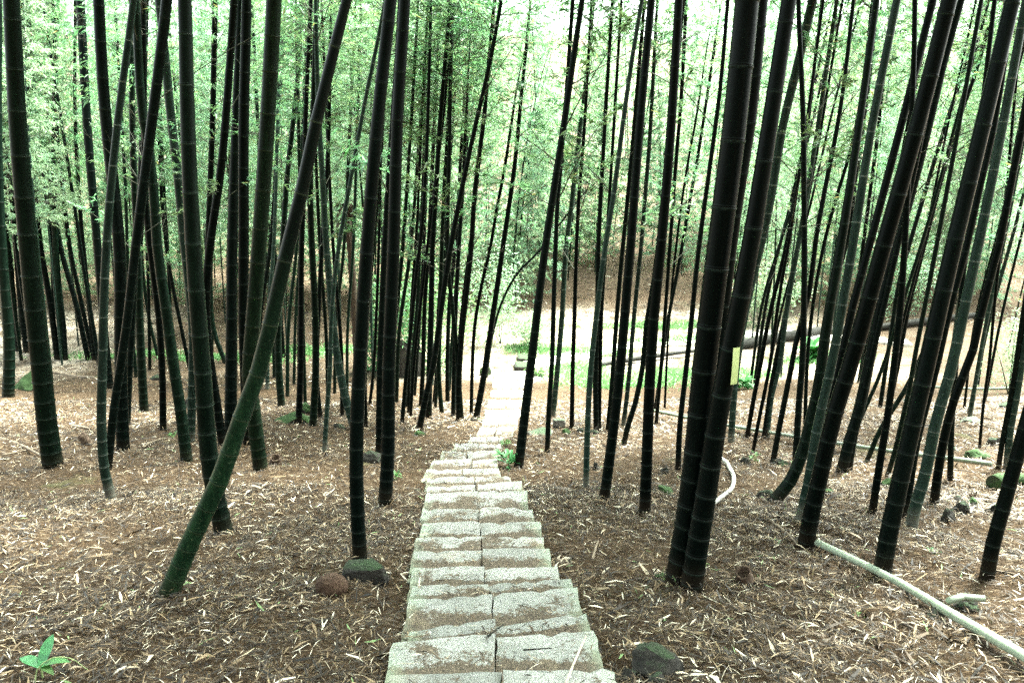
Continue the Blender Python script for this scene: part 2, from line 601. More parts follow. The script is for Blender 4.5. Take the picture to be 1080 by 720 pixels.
# ------------------------------------------------------------------ litter
def leaf_strips(P, yaw, pitch, roll, length, width, curl, tone):
    """N dry leaves, each a bent blade of two quads. Returns verts, faces, tone per face"""
    n = len(P)
    t = np.array([-0.5, 0.0, 0.5])
    wprof = np.array([0.45, 1.0, 0.12])
    cy_, sy_ = np.cos(yaw), np.sin(yaw)
    ax = np.stack([cy_ * np.cos(pitch), sy_ * np.cos(pitch), np.sin(pitch)], -1)
    side = np.stack([-sy_, cy_, np.zeros(n)], -1)
    upv = np.cross(ax, side)
    sd = side * np.cos(roll)[:, None] + upv * np.sin(roll)[:, None]
    vs = np.zeros((n, 6, 3))
    for k in range(3):
        c = P + ax * (length * t[k])[:, None] + upv * (curl * length * (0.25 - t[k] ** 2) * 1.0)[:, None]
        vs[:, 2 * k] = c - sd * (width * wprof[k] * 0.5)[:, None]
        vs[:, 2 * k + 1] = c + sd * (width * wprof[k] * 0.5)[:, None]
    b = (np.arange(n) * 6)[:, None]
    f1 = b + np.array([0, 1, 3, 2])
    f2 = b + np.array([2, 3, 5, 4])
    faces = np.stack([f1, f2], 1).reshape(-1, 4)
    return vs.reshape(-1, 3), faces, np.repeat(tone, 2)


def scatter_view(n, y0, y1, pw):
    """points on the floor inside a wide wedge in front of the stairs"""
    u = rng.random(n)
    y = (y0 ** pw + u * (y1 ** pw - y0 ** pw)) ** (1 / pw)
    x = (rng.random(n) * 2 - 1) * (0.80 * y + 0.9)
    return x, y


def fine_z(x, y):
    f = 0.016 * np.sin(x * 9.1 + 1.7 * np.sin(y * 6.3)) * np.sin(y * 8.3 + 1.9 * np.sin(x * 5.1)) + 0.01 * np.sin(x * 17 + y * 13)
    return ground_z(x, y) + f * (1 - sstep(10, 16, y))


def cut_band(x, y, keep=0.02):
    """thin the clearing, keep the slope"""
    p = np.ones_like(y)
    p = p * (1 - 0.75 * sstep(18.2, 20.5, y) * (1 - sstep(28, 31, y)) * sstep(-4.5, -3, x))
    clump = 0.5 + 0.5 * np.sin(x * 1.9 + 1.1 * np.sin(y * 1.3)) * np.sin(y * 2.1 + 0.8 * np.sin(x * 1.7))
    return rng.random(len(x)) < p * (0.22 + 0.85 * clump)


allv, allf, allt, litter_n = [], [], [], 0


def add_litter(x, y, z, big=1.0, flat=0.28):
    global litter_n
    n = len(x)
    far = 1 + np.clip((y - 6) / 18, 0, 1.4)
    length = rng.gamma(3.2, 0.0125, n) * big * far
    length = np.clip(length, 0.015, 0.22)
    width = length * rng.uniform(0.06, 0.17, n) * (0.7 + 0.3 * far)
    stalk = rng.random(n) < 0.18
    width = np.where(stalk, 0.0035 * far, width)
    length = np.where(stalk, length * 1.5, length)
    tone = np.clip(rng.beta(1.2, 1.4, n), 0.0, 0.98)
    tone = np.where(rng.random(n) < 0.004, 1.0, tone)
    P = np.stack([x, y, z + rng.uniform(0.003, 0.024, n)], -1)
    v, f, t = leaf_strips(P, rng.uniform(0, 6.283, n), rng.normal(0, flat, n), rng.normal(0, 0.5, n), length, width, rng.normal(0.12, 0.25, n), tone)
    allv.append(v)
    allf.append(f + litter_n)
    allt.append(t)
    litter_n += len(v)


for n, y0, y1, pw in ((200000, 2.1, 7.0, 1.6), (210000, 6.5, 15.0, 1.9), (40000, 13.0, 30.0, 1.8)):
    x, y = scatter_view(n, y0, y1, pw)
    ok = cut_band(x, y) & ~stair_in(x, y, -0.02)
    x, y = x[ok], y[ok]
    add_litter(x, y, fine_z(x, y))
x, y = rng.uniform(-24, 26, 40000), rng.uniform(26, 35, 40000)
x, y = np.concatenate([x, rng.uniform(-20, -3.5, 26000)]), np.concatenate([y, rng.uniform(17, 29, 26000)])
add_litter(x, y, ground_z(x, y), 1.1)
# pieces lying on the treads, thick at the back of each
sx_, sy2, sz_ = [], [], []
for k, (L0, R0, L1, R1, zz) in enumerate(STEP_TOP):
    m = int(90 if k < 30 else 110)
    for _ in range(m):
        u = random.random()
        v = min(0.97, 0.35 + abs(random.gauss(0, 0.3)))
        ax_ = L0[0] + (R0[0] - L0[0]) * u
        bx_ = L1[0] + (R1[0] - L1[0]) * u
        ay_ = L0[1] + (R0[1] - L0[1]) * u
        by_ = L1[1] + (R1[1] - L1[1]) * u
        sx_.append(ax_ + (bx_ - ax_) * v)
        sy2.append(ay_ + (by_ - ay_) * v)
        sz_.append(zz)
add_litter(np.array(sx_), np.array(sy2), np.array(sz_) + 0.002, 0.6, 0.12)


# ------------------------------------------------------------------ bamboo culms
def catmull(P, R, step):
    out, rad = [], []
    n = len(P)
    for i in range(n - 1):
        p0 = P[i - 1] if i > 0 else P[i] * 2 - P[i + 1]
        p1, p2 = P[i], P[i + 1]
        p3 = P[i + 2] if i + 2 < n else P[i + 1] * 2 - P[i]
        # centripetal-safe tangents (non uniform)
        d01 = max((p1 - p0).length, 1e-4)
        d12 = max((p2 - p1).length, 1e-4)
        d23 = max((p3 - p2).length, 1e-4)
        m1 = ((p1 - p0) / d01 * d12 + (p2 - p1) / d12 * d01) * (d12 / (d01 + d12))
        m2 = ((p2 - p1) / d12 * d23 + (p3 - p2) / d23 * d12) * (d12 / (d12 + d23))
        k = max(2, int(d12 / step))
        for j in range(k):
            t = j / k
            t2, t3 = t * t, t * t * t
            out.append(p1 * (2 * t3 - 3 * t2 + 1) + m1 * (t3 - 2 * t2 + t) + p2 * (-2 * t3 + 3 * t2) + m2 * (t3 - t2))
            rad.append(R[i] + (R[i + 1] - R[i]) * t)
    out.append(P[-1])
    rad.append(R[-1])
    return out, rad


def culm_mesh(P, R, sides=14, node0=0.07, node_k=0.14, node_max=0.36, seed=0, ringamp=1.0, flare=True, step=0.15, hollow=False, rise=0.0):
    """Jointed bamboo stem along the 3D path P with radii R."""
    rr = random.Random(seed)
    pts, rad = catmull(P, R, step)
    arc = [0.0]
    for a, b in zip(pts, pts[1:]):
        arc.append(arc[-1] + (b - a).length)
    total = arc[-1]
    arc_np = np.array(arc)
    pn = np.array([tuple(p) for p in pts])
    rn = np.array(rad)

    def at(s):
        return np.array([np.interp(s, arc_np, pn[:, k]) for k in range(3)]), float(np.interp(s, arc_np, rn))
    secs = []  # (s, scale, ring)
    s = 0.0
    nodes = []
    sp = node0 * rr.uniform(0.8, 1.2)
    s = sp * 0.5
    while s < total - 0.02:
        nodes.append(s)
        sp = min(node_max, node0 + node_k * s) * rr.uniform(0.9, 1.1)
        s += sp
    secs.append((0.0, 1.0, 0.0))
    prev = 0.0
    for s in nodes:
        r = float(np.interp(s, arc_np, rn))
        w = max(0.004, min(0.0075, r * 0.12))
        m = prev
        gapn = s - prev
        k = max(1, int(gapn / 0.2))
        for j in range(1, k):
            secs.append((prev + gapn * j / k, 1.0, 0.0))
        secs += [(s - 2.6 * w, 0.995, 0.0), (s - 1.3 * w, 1.0, 0.75), (s - 0.55 * w, 1.075, 1.0), (s - 0.2 * w, 1.07, 0.2), (s, 1.0, -0.8), (s + 0.35 * w, 1.05, -0.5), (s + 1.2 * w, 1.01, 0.15), (s + 2.2 * w, 1.0, 0.0)]
        prev = s + 2.2 * w
    secs.append((total, 1.0, 0.0))
    secs = [q for q in secs if 0 <= q[0] <= total]
    secs.sort(key=lambda q: q[0])
    V, ring, hgt = [], [], []
    ph = rr.uniform(0, 6.28)
    prevN = None
    for (s, sc, rg) in secs:
        c, r = at(s)
        c2, _ = at(min(total, s + 0.03))
        c1, _ = at(max(0, s - 0.03))
        tdir = c2 - c1
        tdir = tdir / (np.linalg.norm(tdir) + 1e-9)
        if prevN is None:
            a = np.array([1.0, 0, 0]) if abs(tdir[0]) < 0.9 else np.array([0, 1.0, 0])
            prevN = a
        nrm = prevN - tdir * np.dot(prevN, tdir)
        nrm /= np.linalg.norm(nrm)
        bin_ = np.cross(tdir, nrm)
        prevN = nrm
        f = 1.0
        if flare:
            f = 1.0 + 0.12 * math.exp(-s / 0.05)
        for k in range(sides):
            a = ph + 2 * math.pi * k / sides
            q = c + (nrm * math.cos(a) + bin_ * math.sin(a)) * r * sc * f
            V.append(q)
            ring.append(rg * (ringamp if rg > 0 else 1.0))
            hgt.append(s + rise)
    S = len(secs)
    i0 = np.arange(S - 1)[:, None] * sides
    k0 = np.arange(sides)[None, :]
    k1 = (k0 + 1) % sides
    faces = np.stack([i0 + k0, i0 + k1, i0 + sides + k1, i0 + sides + k0], -1).reshape(-1, 4)
    # end caps as quads fans: add centre vertices (degenerate-free)
    V = np.array(V)
    capf = []
    for end, st in ((0, 0), (1, (S - 1) * sides)):
        c, r = at(0 if end == 0 else total)
        if hollow:
            continue
        V = np.vstack([V, c[None]])
        ring.append(0)
        hgt.append(0 if end == 0 else total)
        ci = len(V) - 1
        for k in range(0, sides, 2):
            q = [ci, st + k, st + (k + 1) % sides, st + (k + 2) % sides]
            capf.append(q[::-1] if end == 0 else q)
    if capf:
        faces = np.vstack([faces, np.array(capf)])
    return mesh_np('culm', V, faces, {'ring': ring, 'height': hgt})


# ------------------------------------------------------------------ crowns (branches + foliage) built along local z
def crown(seed, L, n_nodes, bl, leaves_per, leaf_len, leaf_w, twigs=7, start_el=50):
    r = np.random.default_rng(seed)
    bv, bf = [], []
    LP, LY, LPi, LR, LL, LW = [], [], [], [], [], []

    def tube(pts, r0, r1):
        b = len(bv)
        m = len(pts)
        for i, p in enumerate(pts):
            rad = r0 + (r1 - r0) * i / (m - 1)
            t = pts[min(i + 1, m - 1)] - pts[max(i - 1, 0)]
            t = t / (np.linalg.norm(t) + 1e-9)
            a = np.cross(t, [0.3, 0.2, 1.0])
            a /= np.linalg.norm(a) + 1e-9
            c = np.cross(t, a)
            for k in range(3):
                an = 2.094 * k
                bv.append(p + (a * math.cos(an) + c * math.sin(an)) * rad)
        for i in range(m - 1):
            for k in range(3):
                bf.append((b + i * 3 + k, b + i * 3 + (k + 1) % 3, b + (i + 1) * 3 + (k + 1) % 3, b + (i + 1) * 3 + k))
    az = r.uniform(0, 6.28)
    for q in range(n_nodes):
        t = q / n_nodes
        z = L * t
        az += math.pi + r.normal(0, 0.4)
        prof = (0.55 + 0.75 * math.sin(min(1, t * 1.35 + 0.12) * math.pi)) * (1 - 0.35 * t)
        for s in (0, 1):
            a = az + (0.5 if s else -0.5) + r.normal(0, 0.25)
            el = math.radians(start_el + r.normal(0, 8) - 14 * s)
            ln = bl * prof * r.uniform(0.7, 1.2) * (0.75 if s else 1.0)
            d = np.array([math.cos(a) * math.cos(el), math.sin(a) * math.cos(el), math.sin(el)])
            pts = []
            for k in range(6):
                u = k / 5
                p = np.array([0, 0, z]) + d * ln * u
                p = p + np.array([0, 0, -0.42 * ln * u * u])
                pts.append(p)
            tube(pts, 0.008, 0.0025)
            pts = np.array(pts)
            for w in range(twigs):
                u = r.uniform(0.25, 1.0)
                f = u * 5
                i = min(4, int(f))
                p = pts[i] + (pts[i + 1] - pts[i]) * (f - i)
                ta = a + r.normal(0, 1.0)
                te = r.normal(0.1, 0.45)
                tl = r.uniform(0.15, 0.5) * (1.2 - 0.5 * u)
                td = np.array([math.cos(ta) * math.cos(te), math.sin(ta) * math.cos(te), math.sin(te)])
                e = p + td * tl + np.array([0, 0, -0.12 * tl])
                tube(np.array([p, e]), 0.0022, 0.0012)
                for k in range(leaves_per):
                    v = r.uniform(0.35, 1.05)
                    LP.append(p + (e - p) * v)
                    LY.append(ta + r.normal(0, 0.8))
                    LPi.append(r.normal(-0.45, 0.45))
                    LR.append(r.normal(0, 0.7))
                    ll = leaf_len * r.uniform(0.6, 1.25)
                    LL.append(ll)
                    LW.append(leaf_w * r.uniform(0.75, 1.25) * ll / leaf_len)
    LP = np.array(LP)
    n = len(LP)
    yaw, pit, rol, ln, wd = map(np.array, (LY, LPi, LR, LL, LW))
    ax = np.stack([np.cos(yaw) * np.cos(pit), np.sin(yaw) * np.cos(pit), np.sin(pit)], -1)
    LPc = LP + ax * (ln * 0.5)[:, None]
    # four-point blades (one kite each)
    side = np.stack([-np.sin(yaw), np.cos(yaw), np.zeros(n)], -1)
    upv = np.cross(ax, side)
    sd = side * np.cos(rol)[:, None] + upv * np.sin(rol)[:, None]
    vs = np.zeros((n, 4, 3))
    vs[:, 0] = LP
    vs[:, 1] = LP + ax * (ln * 0.4)[:, None] - sd * (wd * 0.5)[:, None]
    vs[:, 2] = LP + ax * ln[:, None] - np.array([0, 0, 1]) * (ln * 0.15)[:, None]
    vs[:, 3] = LP + ax * (ln * 0.4)[:, None] + sd * (wd * 0.5)[:, None]
    fcs = (np.arange(n) * 4)[:, None] + np.array([0, 1, 2, 3])
    fol = mesh_np('foliage', vs.reshape(-1, 3), fcs, smooth=False, fattr={'tone': r.random(n)})
    br = mesh_np('branches', np.array(bv), np.array(bf))
    return fol, br


CROWN_L = 5.0
crowns_near = [crown(11 + k, CROWN_L, 18, 1.7, 8, 0.16, 0.03, 11) for k in range(4)]
crowns_mid = [crown(31 + k, CROWN_L, 18, 1.3, 6, 0.12, 0.02, 9) for k in range(4)]
crowns_far = [crown(51 + k, 8.5, 32, 1.7, 12, 0.125, 0.028, 13, 40) for k in range(4)]
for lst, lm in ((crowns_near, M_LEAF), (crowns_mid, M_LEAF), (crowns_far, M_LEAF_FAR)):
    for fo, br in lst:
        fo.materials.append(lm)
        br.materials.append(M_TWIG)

TINT = {'d': M_DARK, 'g': M_GREEN, 'p': M_PALE, 'm': M_MOTT, 'l': M_LEAN}
PLACED = []


def make_bamboo(path, w0, w1, tint, label, group, seed, crown_from=None, lean_k=None, stop=None):
    """A bamboo that grows where path[0] meets the floor; further path points give its lean."""
    rr = random.Random(seed)
    b = hit_ground(*path[0])
    k = rr.uniform(-0.05, 0.05) if lean_k is None else lean_k
    P = [Vector((0, 0, 0))]
    W = [w0]
    ytop = path[-1][1]
    for (px, py) in path[1:]:
        d = ray(px, py)
        # plane y = b.y + k*(z-b.z)
        t = (b.y - CAM.y + k * (CAM.z - b.z)) / (d.y - k * d.z)
        P.append(CAM + d * t - b)
        f = (path[0][1] - py) / max(1, (path[0][1] - min(0, ytop)))
        W.append(w0 + (w1 - w0) * f)
    R = [max(0.007, 0.5 * w * (((b + p) - CAM).dot(FW)) / F) for w, p in zip(W, P)]
    first = (P[1] - P[0]).normalized()
    P.insert(0, -first * 0.06)
    R.insert(0, R[0])
    base_r = R[1]
    # carry on above the last point
    lastd = (P[-1] - P[-2]).normalized()
    length = sum((c - a).length for a, c in zip(P, P[1:]))
    target = min(12.5, max(7.0, 60 * 2 * base_r + 2.0)) * rr.uniform(0.92, 1.1)
    if stop:
        target = length
    cf = (crown_from if crown_from is not None else max(4.6, target - CROWN_L - 0.5)) + (1.6 if b.y < 9 else 0.8 if b.y < 12 else 0)
    target = target + (1.2 if b.y < 12 else 0)
    extra = max(0.0, target - length)
    straight = max(0.0, cf - length)
    top_p = P[-1].copy()
    rtop = R[-1]
    if straight > 0.05:
        dn = (lastd + Vector((0, 0, 0.25))).normalized()
        top_p = top_p + dn * straight
        P.append(top_p.copy())
        R.append(rtop * 0.85)
        lastd = dn
        start = top_p.copy()
    else:
        # find the place along the path where the crown begins
        acc = 0.0
        start = P[1].copy()
        for a, c in zip(P, P[1:]):
            s = (c - a).length
            if acc + s >= cf:
                start = a + (c - a) * ((cf - acc) / max(s, 1e-6))
                break
            acc += s
    crown_dir = lastd if straight > 0.05 else (P[-1] - start).normalized() if (P[-1] - start).length > 0.3 else lastd
    rem = max(1.2, target - max(length, cf))
    if not stop:
        tip = P[-1] + lastd * rem
        P.append(P[-1] + lastd * rem * 0.5)
        R.append(R[-1] * 0.55)
        P.append(tip + Vector((lastd.x * 0.2, 0, -0.1 * rem)))
        R.append(0.005)
    o = empty('bamboo', b)
    tag(o, label, 'bamboo', group)
    near = b.y < 9
    me = culm_mesh(P, R, 16 if near else (10 if b.y < 15 else 7), node0=0.055 + 0.25 * base_r, node_k=0.15, node_max=0.24 + 1.6 * base_r, seed=seed, rise=-0.06, step=0.12 if near else 0.25, ringamp={'d': 0.6, 'm': 0.35, 'l': 0.5, 'g': 0.55, 'p': 1.0}[tint])
    link_mesh('culm', me, TINT[tint], o)
    if not stop:
        top_len = max(2.0, (P[-1] - start).length)
        sc = top_len / CROWN_L
        q = Vector((0, 0, 1)).rotation_difference((P[-1] - start).normalized())
        fo, br = (crowns_near if near else crowns_mid)[seed % 4]
        wide = 1.0
        for nm, m in (('branches', br), ('foliage', fo)):
            c = bpy.data.objects.new(nm, m)
            COL.objects.link(c)
            c.parent = o
            c.matrix_local = Matrix.Translation(start) @ q.to_matrix().to_4x4() @ Matrix.Rotation(rr.uniform(0, 6.28), 4, 'Z') @ Matrix.Diagonal((wide, wide, sc, 1))
    if not stop and b.y > 7.5 and (path[0][0] > 395 or rr.random() < 0.35):
        side_branches(o, P, cf, rr.randint(3, 6), rr)
    PLACED.append((b.x, b.y))
    return o


G_NEAR = 'bamboos of the grove beside the stairway'
BAMBOOS = [
    # path (base first), base width px, upper width px, tint, label
    ([(56, 491), (50, 450), (44, 393), (37, 330), (30, 260), (19, 133), (12, 0)], 20, 16, 'g', 'thick green bamboo leaning to the left edge, in front of the mossy rock'),
    ([(9, 418), (10, 370), (4, 290), (0, 220), (-2, 120), (-1, 0)], 12, 6, 'g', 'green bamboo rooted against the mossy rock at the left edge'),
    ([(118, 527), (111, 500), (107, 450), (108, 390), (112, 262), (124, 130), (141, 0)], 10, 7, 'p', 'slim bamboo with white rings and a pale hooked foot, bending right'),
    ([(114, 494), (119, 440), (128, 380), (134, 340), (143, 262), (160, 130), (176, 0)], 8, 11, 'd', 'dark bamboo rising right just behind the slim white-ringed bamboo with hooked foot'),
    ([(130, 475), (128, 420), (127, 340), (126, 262), (120, 200), (112, 130), (108, 80), (104, 0)], 13, 11, 'd', 'straight dark bamboo tilting left, crossed by the bamboo behind the hooked-foot one'),
    ([(134, 447), (136, 400), (139, 350), (142, 290), (147, 220)], 7, 6, 'd', 'short-looking dark bamboo half hidden behind two crossing bamboos, left grove'),
    ([(152, 434), (149, 380), (147, 330), (146, 285), (143, 220), (140, 150), (139, 80), (138, 0)], 9, 5, 'g', 'upright ringed green bamboo standing alone on bare litter in the left grove'),
    ([(197, 486), (190, 430), (183, 385), (175, 325), (166, 262), (162, 200), (156, 150), (151, 125), (146, 60), (143, 0)], 12, 8, 'g', 'green bamboo slanting up to the left, beside a green leafy tuft'),
    ([(172, 454), (171, 390), (168, 340), (162, 290), (156, 240), (153, 200), (152, 120), (151, 0)], 7, 6, 'd', 'thin black bamboo with a straight foot just left of the green slanting bamboo'),
    ([(116, 410), (110, 350), (103, 262), (92, 130), (85, 0)], 8, 9, 'd', 'black bamboo leaning left against the brightest patch, far-left grove'),
    ([(201, 466), (203, 400), (203, 340), (198, 290), (193, 245), (187, 180), (181, 130), (176, 80), (168, 0)], 9, 9, 'p', 'greyish bamboo with powdery foot tucked left behind the thick forward bamboo'),
    ([(237, 563), (229, 530), (222, 491), (214, 393), (204, 262), (198, 130), (195, 0)], 19, 14, 'g', 'thick green bamboo whose foot stands behind the big slanting bamboo'),
    ([(235, 470), (228, 420), (220, 370), (217, 320), (221, 262), (233, 180), (240, 100), (247, 0)], 9, 8, 'd', 'dark bamboo bowed to the left low down and then rising right, left grove'),
    ([(212, 440), (216, 350), (219, 262), (224, 130), (227, 0)], 6, 6, 'd', 'thin black upright bamboo behind the thick green and the bowed bamboo'),
    ([(243, 462), (244, 380), (245, 262), (249, 130), (254, 0)], 13, 8, 'd', 'jet black straight bamboo beside its slimmer twin, left of the mottled one'),
    ([(262, 468), (259, 400), (257, 340), (257, 262), (257, 130), (260, 0)], 11, 10.5, 'd', 'dark bamboo running up between its jet black neighbour and the mottled one'),
    ([(275, 496), (268, 440), (263, 393), (266, 350), (273, 262), (282, 130), (289, 0)], 15, 16, 'm', 'thick mottled bamboo whose foot stands next to a small cut hollow stump'),
    ([(178, 626), (203, 566), (230, 510), (254, 442), (276, 382), (294, 300), (313, 225), (340, 100), (366, 0)], 21, 10.5, 'l', 'big green footed bamboo slanting far over the litter, straight up to the right'),
    ([(297, 429), (294, 390), (294, 320), (298, 260), (303, 185), (309, 130), (315, 70), (318, 0)], 8, 4, 'g', 'greenish slim bamboo with a hooked foot uphill of the mossy mound'),
    ([(315, 447), (317, 390), (318, 262), (321, 180), (322, 130), (325, 60), (328, 0)], 7, 4, 'd', 'slim upright bamboo growing at the end of the bright mossy mound'),
    ([(330, 450), (333, 390), (332, 320), (329, 262), (327, 200), (330, 120), (334, 0)], 8, 5, 'g', 'green bamboo standing just right of the bright mossy mound'),
    ([(338, 441), (334, 400), (336, 330), (340, 250), (345, 180), (348, 60)], 5, 4, 'd', 'thin bamboo with crooked foot behind the bamboo right of the mossy mound'),
    ([(342, 476), (345, 430), (348, 390), (350, 325), (357, 262), (369, 194), (387, 97), (403, 20), (408, -10)], 5, 4, 'p', 'very thin ringed bamboo bending right behind the thick stem over the two stones'),
    ([(374, 452), (366, 425), (358, 390), (351, 340), (347, 290), (344, 260), (341, 200), (337, 140), (334, 60), (333, 0)], 9, 4, 'p', 'pale curving bamboo whose foot hides behind the stem over the two stones'),
    ([(380, 592), (378, 560), (376, 510), (377, 430), (379, 390), (387, 262), (398, 130), (412, 0)], 15, 13, 'd', 'thick bamboo rising straight behind the brown round stone and dark slab'),
    ([(406, 531), (409, 480), (410, 390), (415, 262), (419, 130), (427, 0)], 14.5, 12, 'd', 'thick bamboo nearest the left side of the stairway'),
    ([(400, 478), (401, 390), (404, 300), (408, 220), (414, 130), (420, 40)], 8, 5, 'd', 'dark stem squeezed against the left flank of the thick bamboo nearest the stairs'),
    ([(386, 450), (385, 400), (388, 330), (394, 260), (400, 190)], 4, 3, 'd', 'thin stem between the two thick bamboos left of the stairway'),
    ([(442, 453), (450, 415), (457, 385), (466, 320), (475, 262), (488, 195), (502, 130), (517, 65), (529, 0)], 7, 4, 'd', 'black bamboo slanting right with a mossy green foot, front of the cluster'),
    ([(502, 441), (507, 415), (513, 380), (519, 338), (528, 278), (532, 250), (538, 210), (544, 165), (548, 120), (554, 60)], 7, 3, 'd', 'dark slanting bamboo at the left edge of the lower stone path'),
    ([(497, 436), (498, 390), (501, 340), (508, 300), (517, 262), (524, 220), (531, 185), (538, 140)], 4, 3, 'd', 'thin stem standing just left of the slanting bamboo at the path edge'),
    ([(513, 398), (520, 350), (533, 310), (550, 283), (562, 272)], 3, 1.5, 'd', 'whip-thin young bamboo arching over the bright path'),
    ([(547, 492), (552, 450), (560, 385), (575, 262), (595, 130), (605, 60), (614, 0)], 10, 6, 'd', 'black bamboo growing right at the edge of the steps beside a fern'),
    ([(577, 478), (579, 430), (582, 385), (584, 320), (586, 262), (588, 215), (591, 180)], 5.5, 4, 'd', 'black upright stem in front of a grey block right of the steps'),
    ([(583, 440), (587, 400), (593, 330), (597, 262), (603, 215), (610, 150), (615, 110), (622, 50), (626, 0)], 6, 4, 'p', 'greyish stem touching the black one beside the grey block'),
    ([(603, 452), (604, 390), (606, 330), (608, 262), (611, 200), (616, 140), (619, 90)], 5, 3, 'd', 'single upright stem with small mossy stones at its foot'),
    ([(618, 515), (619, 470), (623, 390), (630, 325), (638, 262), (648, 200), (657, 130), (667, 60), (677, 0)], 6.5, 4.5, 'p', 'slender ringed grey bamboo beside a tiny black stub'),
    ([(629, 455), (628, 400), (630, 340), (631, 262), (634, 200), (638, 130), (641, 80), (646, 0)], 6, 3.5, 'd', 'black slim stem behind the slender ringed grey bamboo'),
    ([(632, 454), (633, 390), (635, 320), (640, 250)], 4, 3, 'd', 'thin stem sharing a foot with the slim stem behind the ringed grey bamboo'),
    ([(637, 527), (642, 490), (654, 390), (660, 320), (665, 262), (675, 130), (687, 0)], 11, 8, 'd', 'thick black bamboo, nearer of two thick ones right of the steps, left member'),
    ([(641, 455), (645, 410), (650, 340), (655, 280), (662, 210)], 5, 4, 'd', 'thin stem hidden along the left member of the two thick bamboos'),
    ([(657, 450), (661, 420), (664, 390), (669, 330), (676, 262), (681, 200), (685, 150), (690, 60)], 5, 4, 'p', 'powdery grey stem between the two thick black bamboos'),
    ([(658, 468), (662, 450), (670, 425), (678, 385), (682, 340), (689, 300), (694, 262), (700, 200), (708, 130)], 6, 4, 'd', 'stem with a bent foot leaning right between the two thick black bamboos'),
    ([(680, 541), (682, 490), (686, 390), (690, 330), (697, 262), (708, 130), (716, 0)], 12, 9, 'd', 'thick black bamboo behind a green mossy stone, right of the steps'),
    ([(692, 447), (697, 390), (703, 310), (708, 240), (713, 170), (718, 110), (722, 40), (724, 0)], 4, 4, 'd', 'leafy thin stem close behind the thick bamboo with the green stone'),
    ([(691, 433), (697, 390), (704, 340), (712, 300), (719, 262), (727, 215), (736, 165), (746, 100), (755, 40)], 4, 3, 'd', 'thin stem slanting right at the grassy edge of the clearing'),
    ([(715, 495), (717, 450), (723, 395), (729, 340), (737, 262), (746, 195), (755, 130), (760, 90), (766, 20)], 6, 4, 'd', 'slim stem just left of the thickest pair of bamboos'),
    ([(714, 612), (723, 560), (730, 513), (743, 385), (758, 262), (775, 130), (788, 0)], 25, 25, 'd', 'thickest bamboo of all, black, left of the tagged one'),
    ([(729, 620), (735, 580), (746, 513), (757, 440), (767, 385), (780, 320), (791, 262), (812, 130), (832, 0)], 23, 15.5, 'd', 'thick black bamboo that carries the pale green tag'),
    ([(742, 545), (752, 430), (765, 300), (774, 230), (790, 130), (803, 0)], 15, 14, 'd', 'thick bamboo mostly hidden behind the thickest black one'),
    ([(771, 466), (773, 430), (777, 385), (786, 330), (796, 285), (803, 258), (814, 205), (826, 130), (841, 70), (857, 0)], 7, 10, 'p', 'smooth grey green bamboo leaning out behind the tagged bamboo'),
    ([(839, 489), (843, 420), (846, 385), (848, 320), (848, 200), (847, 120), (843, 30), (842, 0)], 7, 5, 'd', 'vertical black stem, the only upright one among leaning bamboos'),
    ([(815, 488), (822, 450), (829, 415), (834, 390), (842, 350), (851, 320), (861, 250), (870, 200), (882, 140), (890, 90), (898, 20)], 6, 4, 'd', 'leaning stem with a clod at its foot, left of the vertical black stem'),
    ([(815, 529), (833, 508), (848, 472), (856, 440), (863, 410), (868, 370), (874, 330), (883, 280), (893, 220), (902, 160), (912, 90)], 13, 6, 'g', 'bamboo with a low sweeping knee-like foot leaning right'),
    ([(843, 550), (852, 510), (862, 450), (877, 385), (887, 330), (899, 262), (920, 130), (946, 0)], 10, 8, 'p', 'grey green ringed bamboo between the sweeping foot and the thick leaner'),
    ([(847, 540), (859, 480), (872, 430), (884, 390), (900, 320), (916, 262), (951, 130), (984, 0)], 8, 8, 'd', 'black bamboo pressed between the ringed grey green one and the thick leaner'),
    ([(850, 575), (856, 540), (863, 510), (882, 430), (895, 390), (931, 262), (968, 130), (1001, 0)], 17, 16, 'd', 'thick black leaner at the upper end of the fallen pole'),
    ([(888, 497), (896, 465), (905, 436), (916, 385), (927, 330), (940, 275), (958, 215), (979, 135), (997, 60), (1014, 0)], 12, 7, 'd', 'dark bamboo with a broad foot on a root mat behind the thick leaner'),
    ([(895, 496), (901, 460), (910, 420), (921, 370), (934, 315)], 7, 5, 'd', 'short-seen stem sharing the root mat behind the thick leaner'),
    ([(920, 541), (926, 500), (936, 440), (943, 385), (950, 320), (954, 262), (957, 200), (961, 130), (964, 60), (965, 0)], 8, 5, 'd', 'dark stem left of the thick bamboo above the fallen pole, steepening upward'),
    ([(936, 502), (944, 475), (951, 445), (958, 415), (966, 370), (976, 320)], 5, 4, 'g', 'green stem half hidden left of the thick bamboo above the fallen pole'),
    ([(930, 606), (936, 570), (948, 513), (962, 450), (976, 390), (1005, 262), (1037, 130), (1068, 0)], 18, 15, 'd', 'thick bamboo standing just above the middle of the fallen pole'),
    ([(952, 545), (958, 520), (966, 470), (987, 390), (1003, 320), (1019, 262), (1034, 195), (1049, 130), (1060, 60), (1070, 0)], 8, 6, 'd', 'black bamboo running along the right flank of the thick one above the fallen pole'),
    ([(961, 556), (965, 535), (973, 510), (987, 445), (1003, 390), (1016, 330), (1031, 262), (1045, 195), (1058, 130), (1073, 50), (1084, -10)], 12, 8, 'p', 'pale powdery bamboo with a whitish foot and clear rings, right grove'),
    ([(985, 531), (989, 500), (1002, 436), (1012, 405), (1021, 385), (1037, 320), (1053, 262), (1066, 195), (1079, 130), (1088, 60)], 9, 6, 'd', 'black bamboo with a kinked foot right of the pale powdery one'),
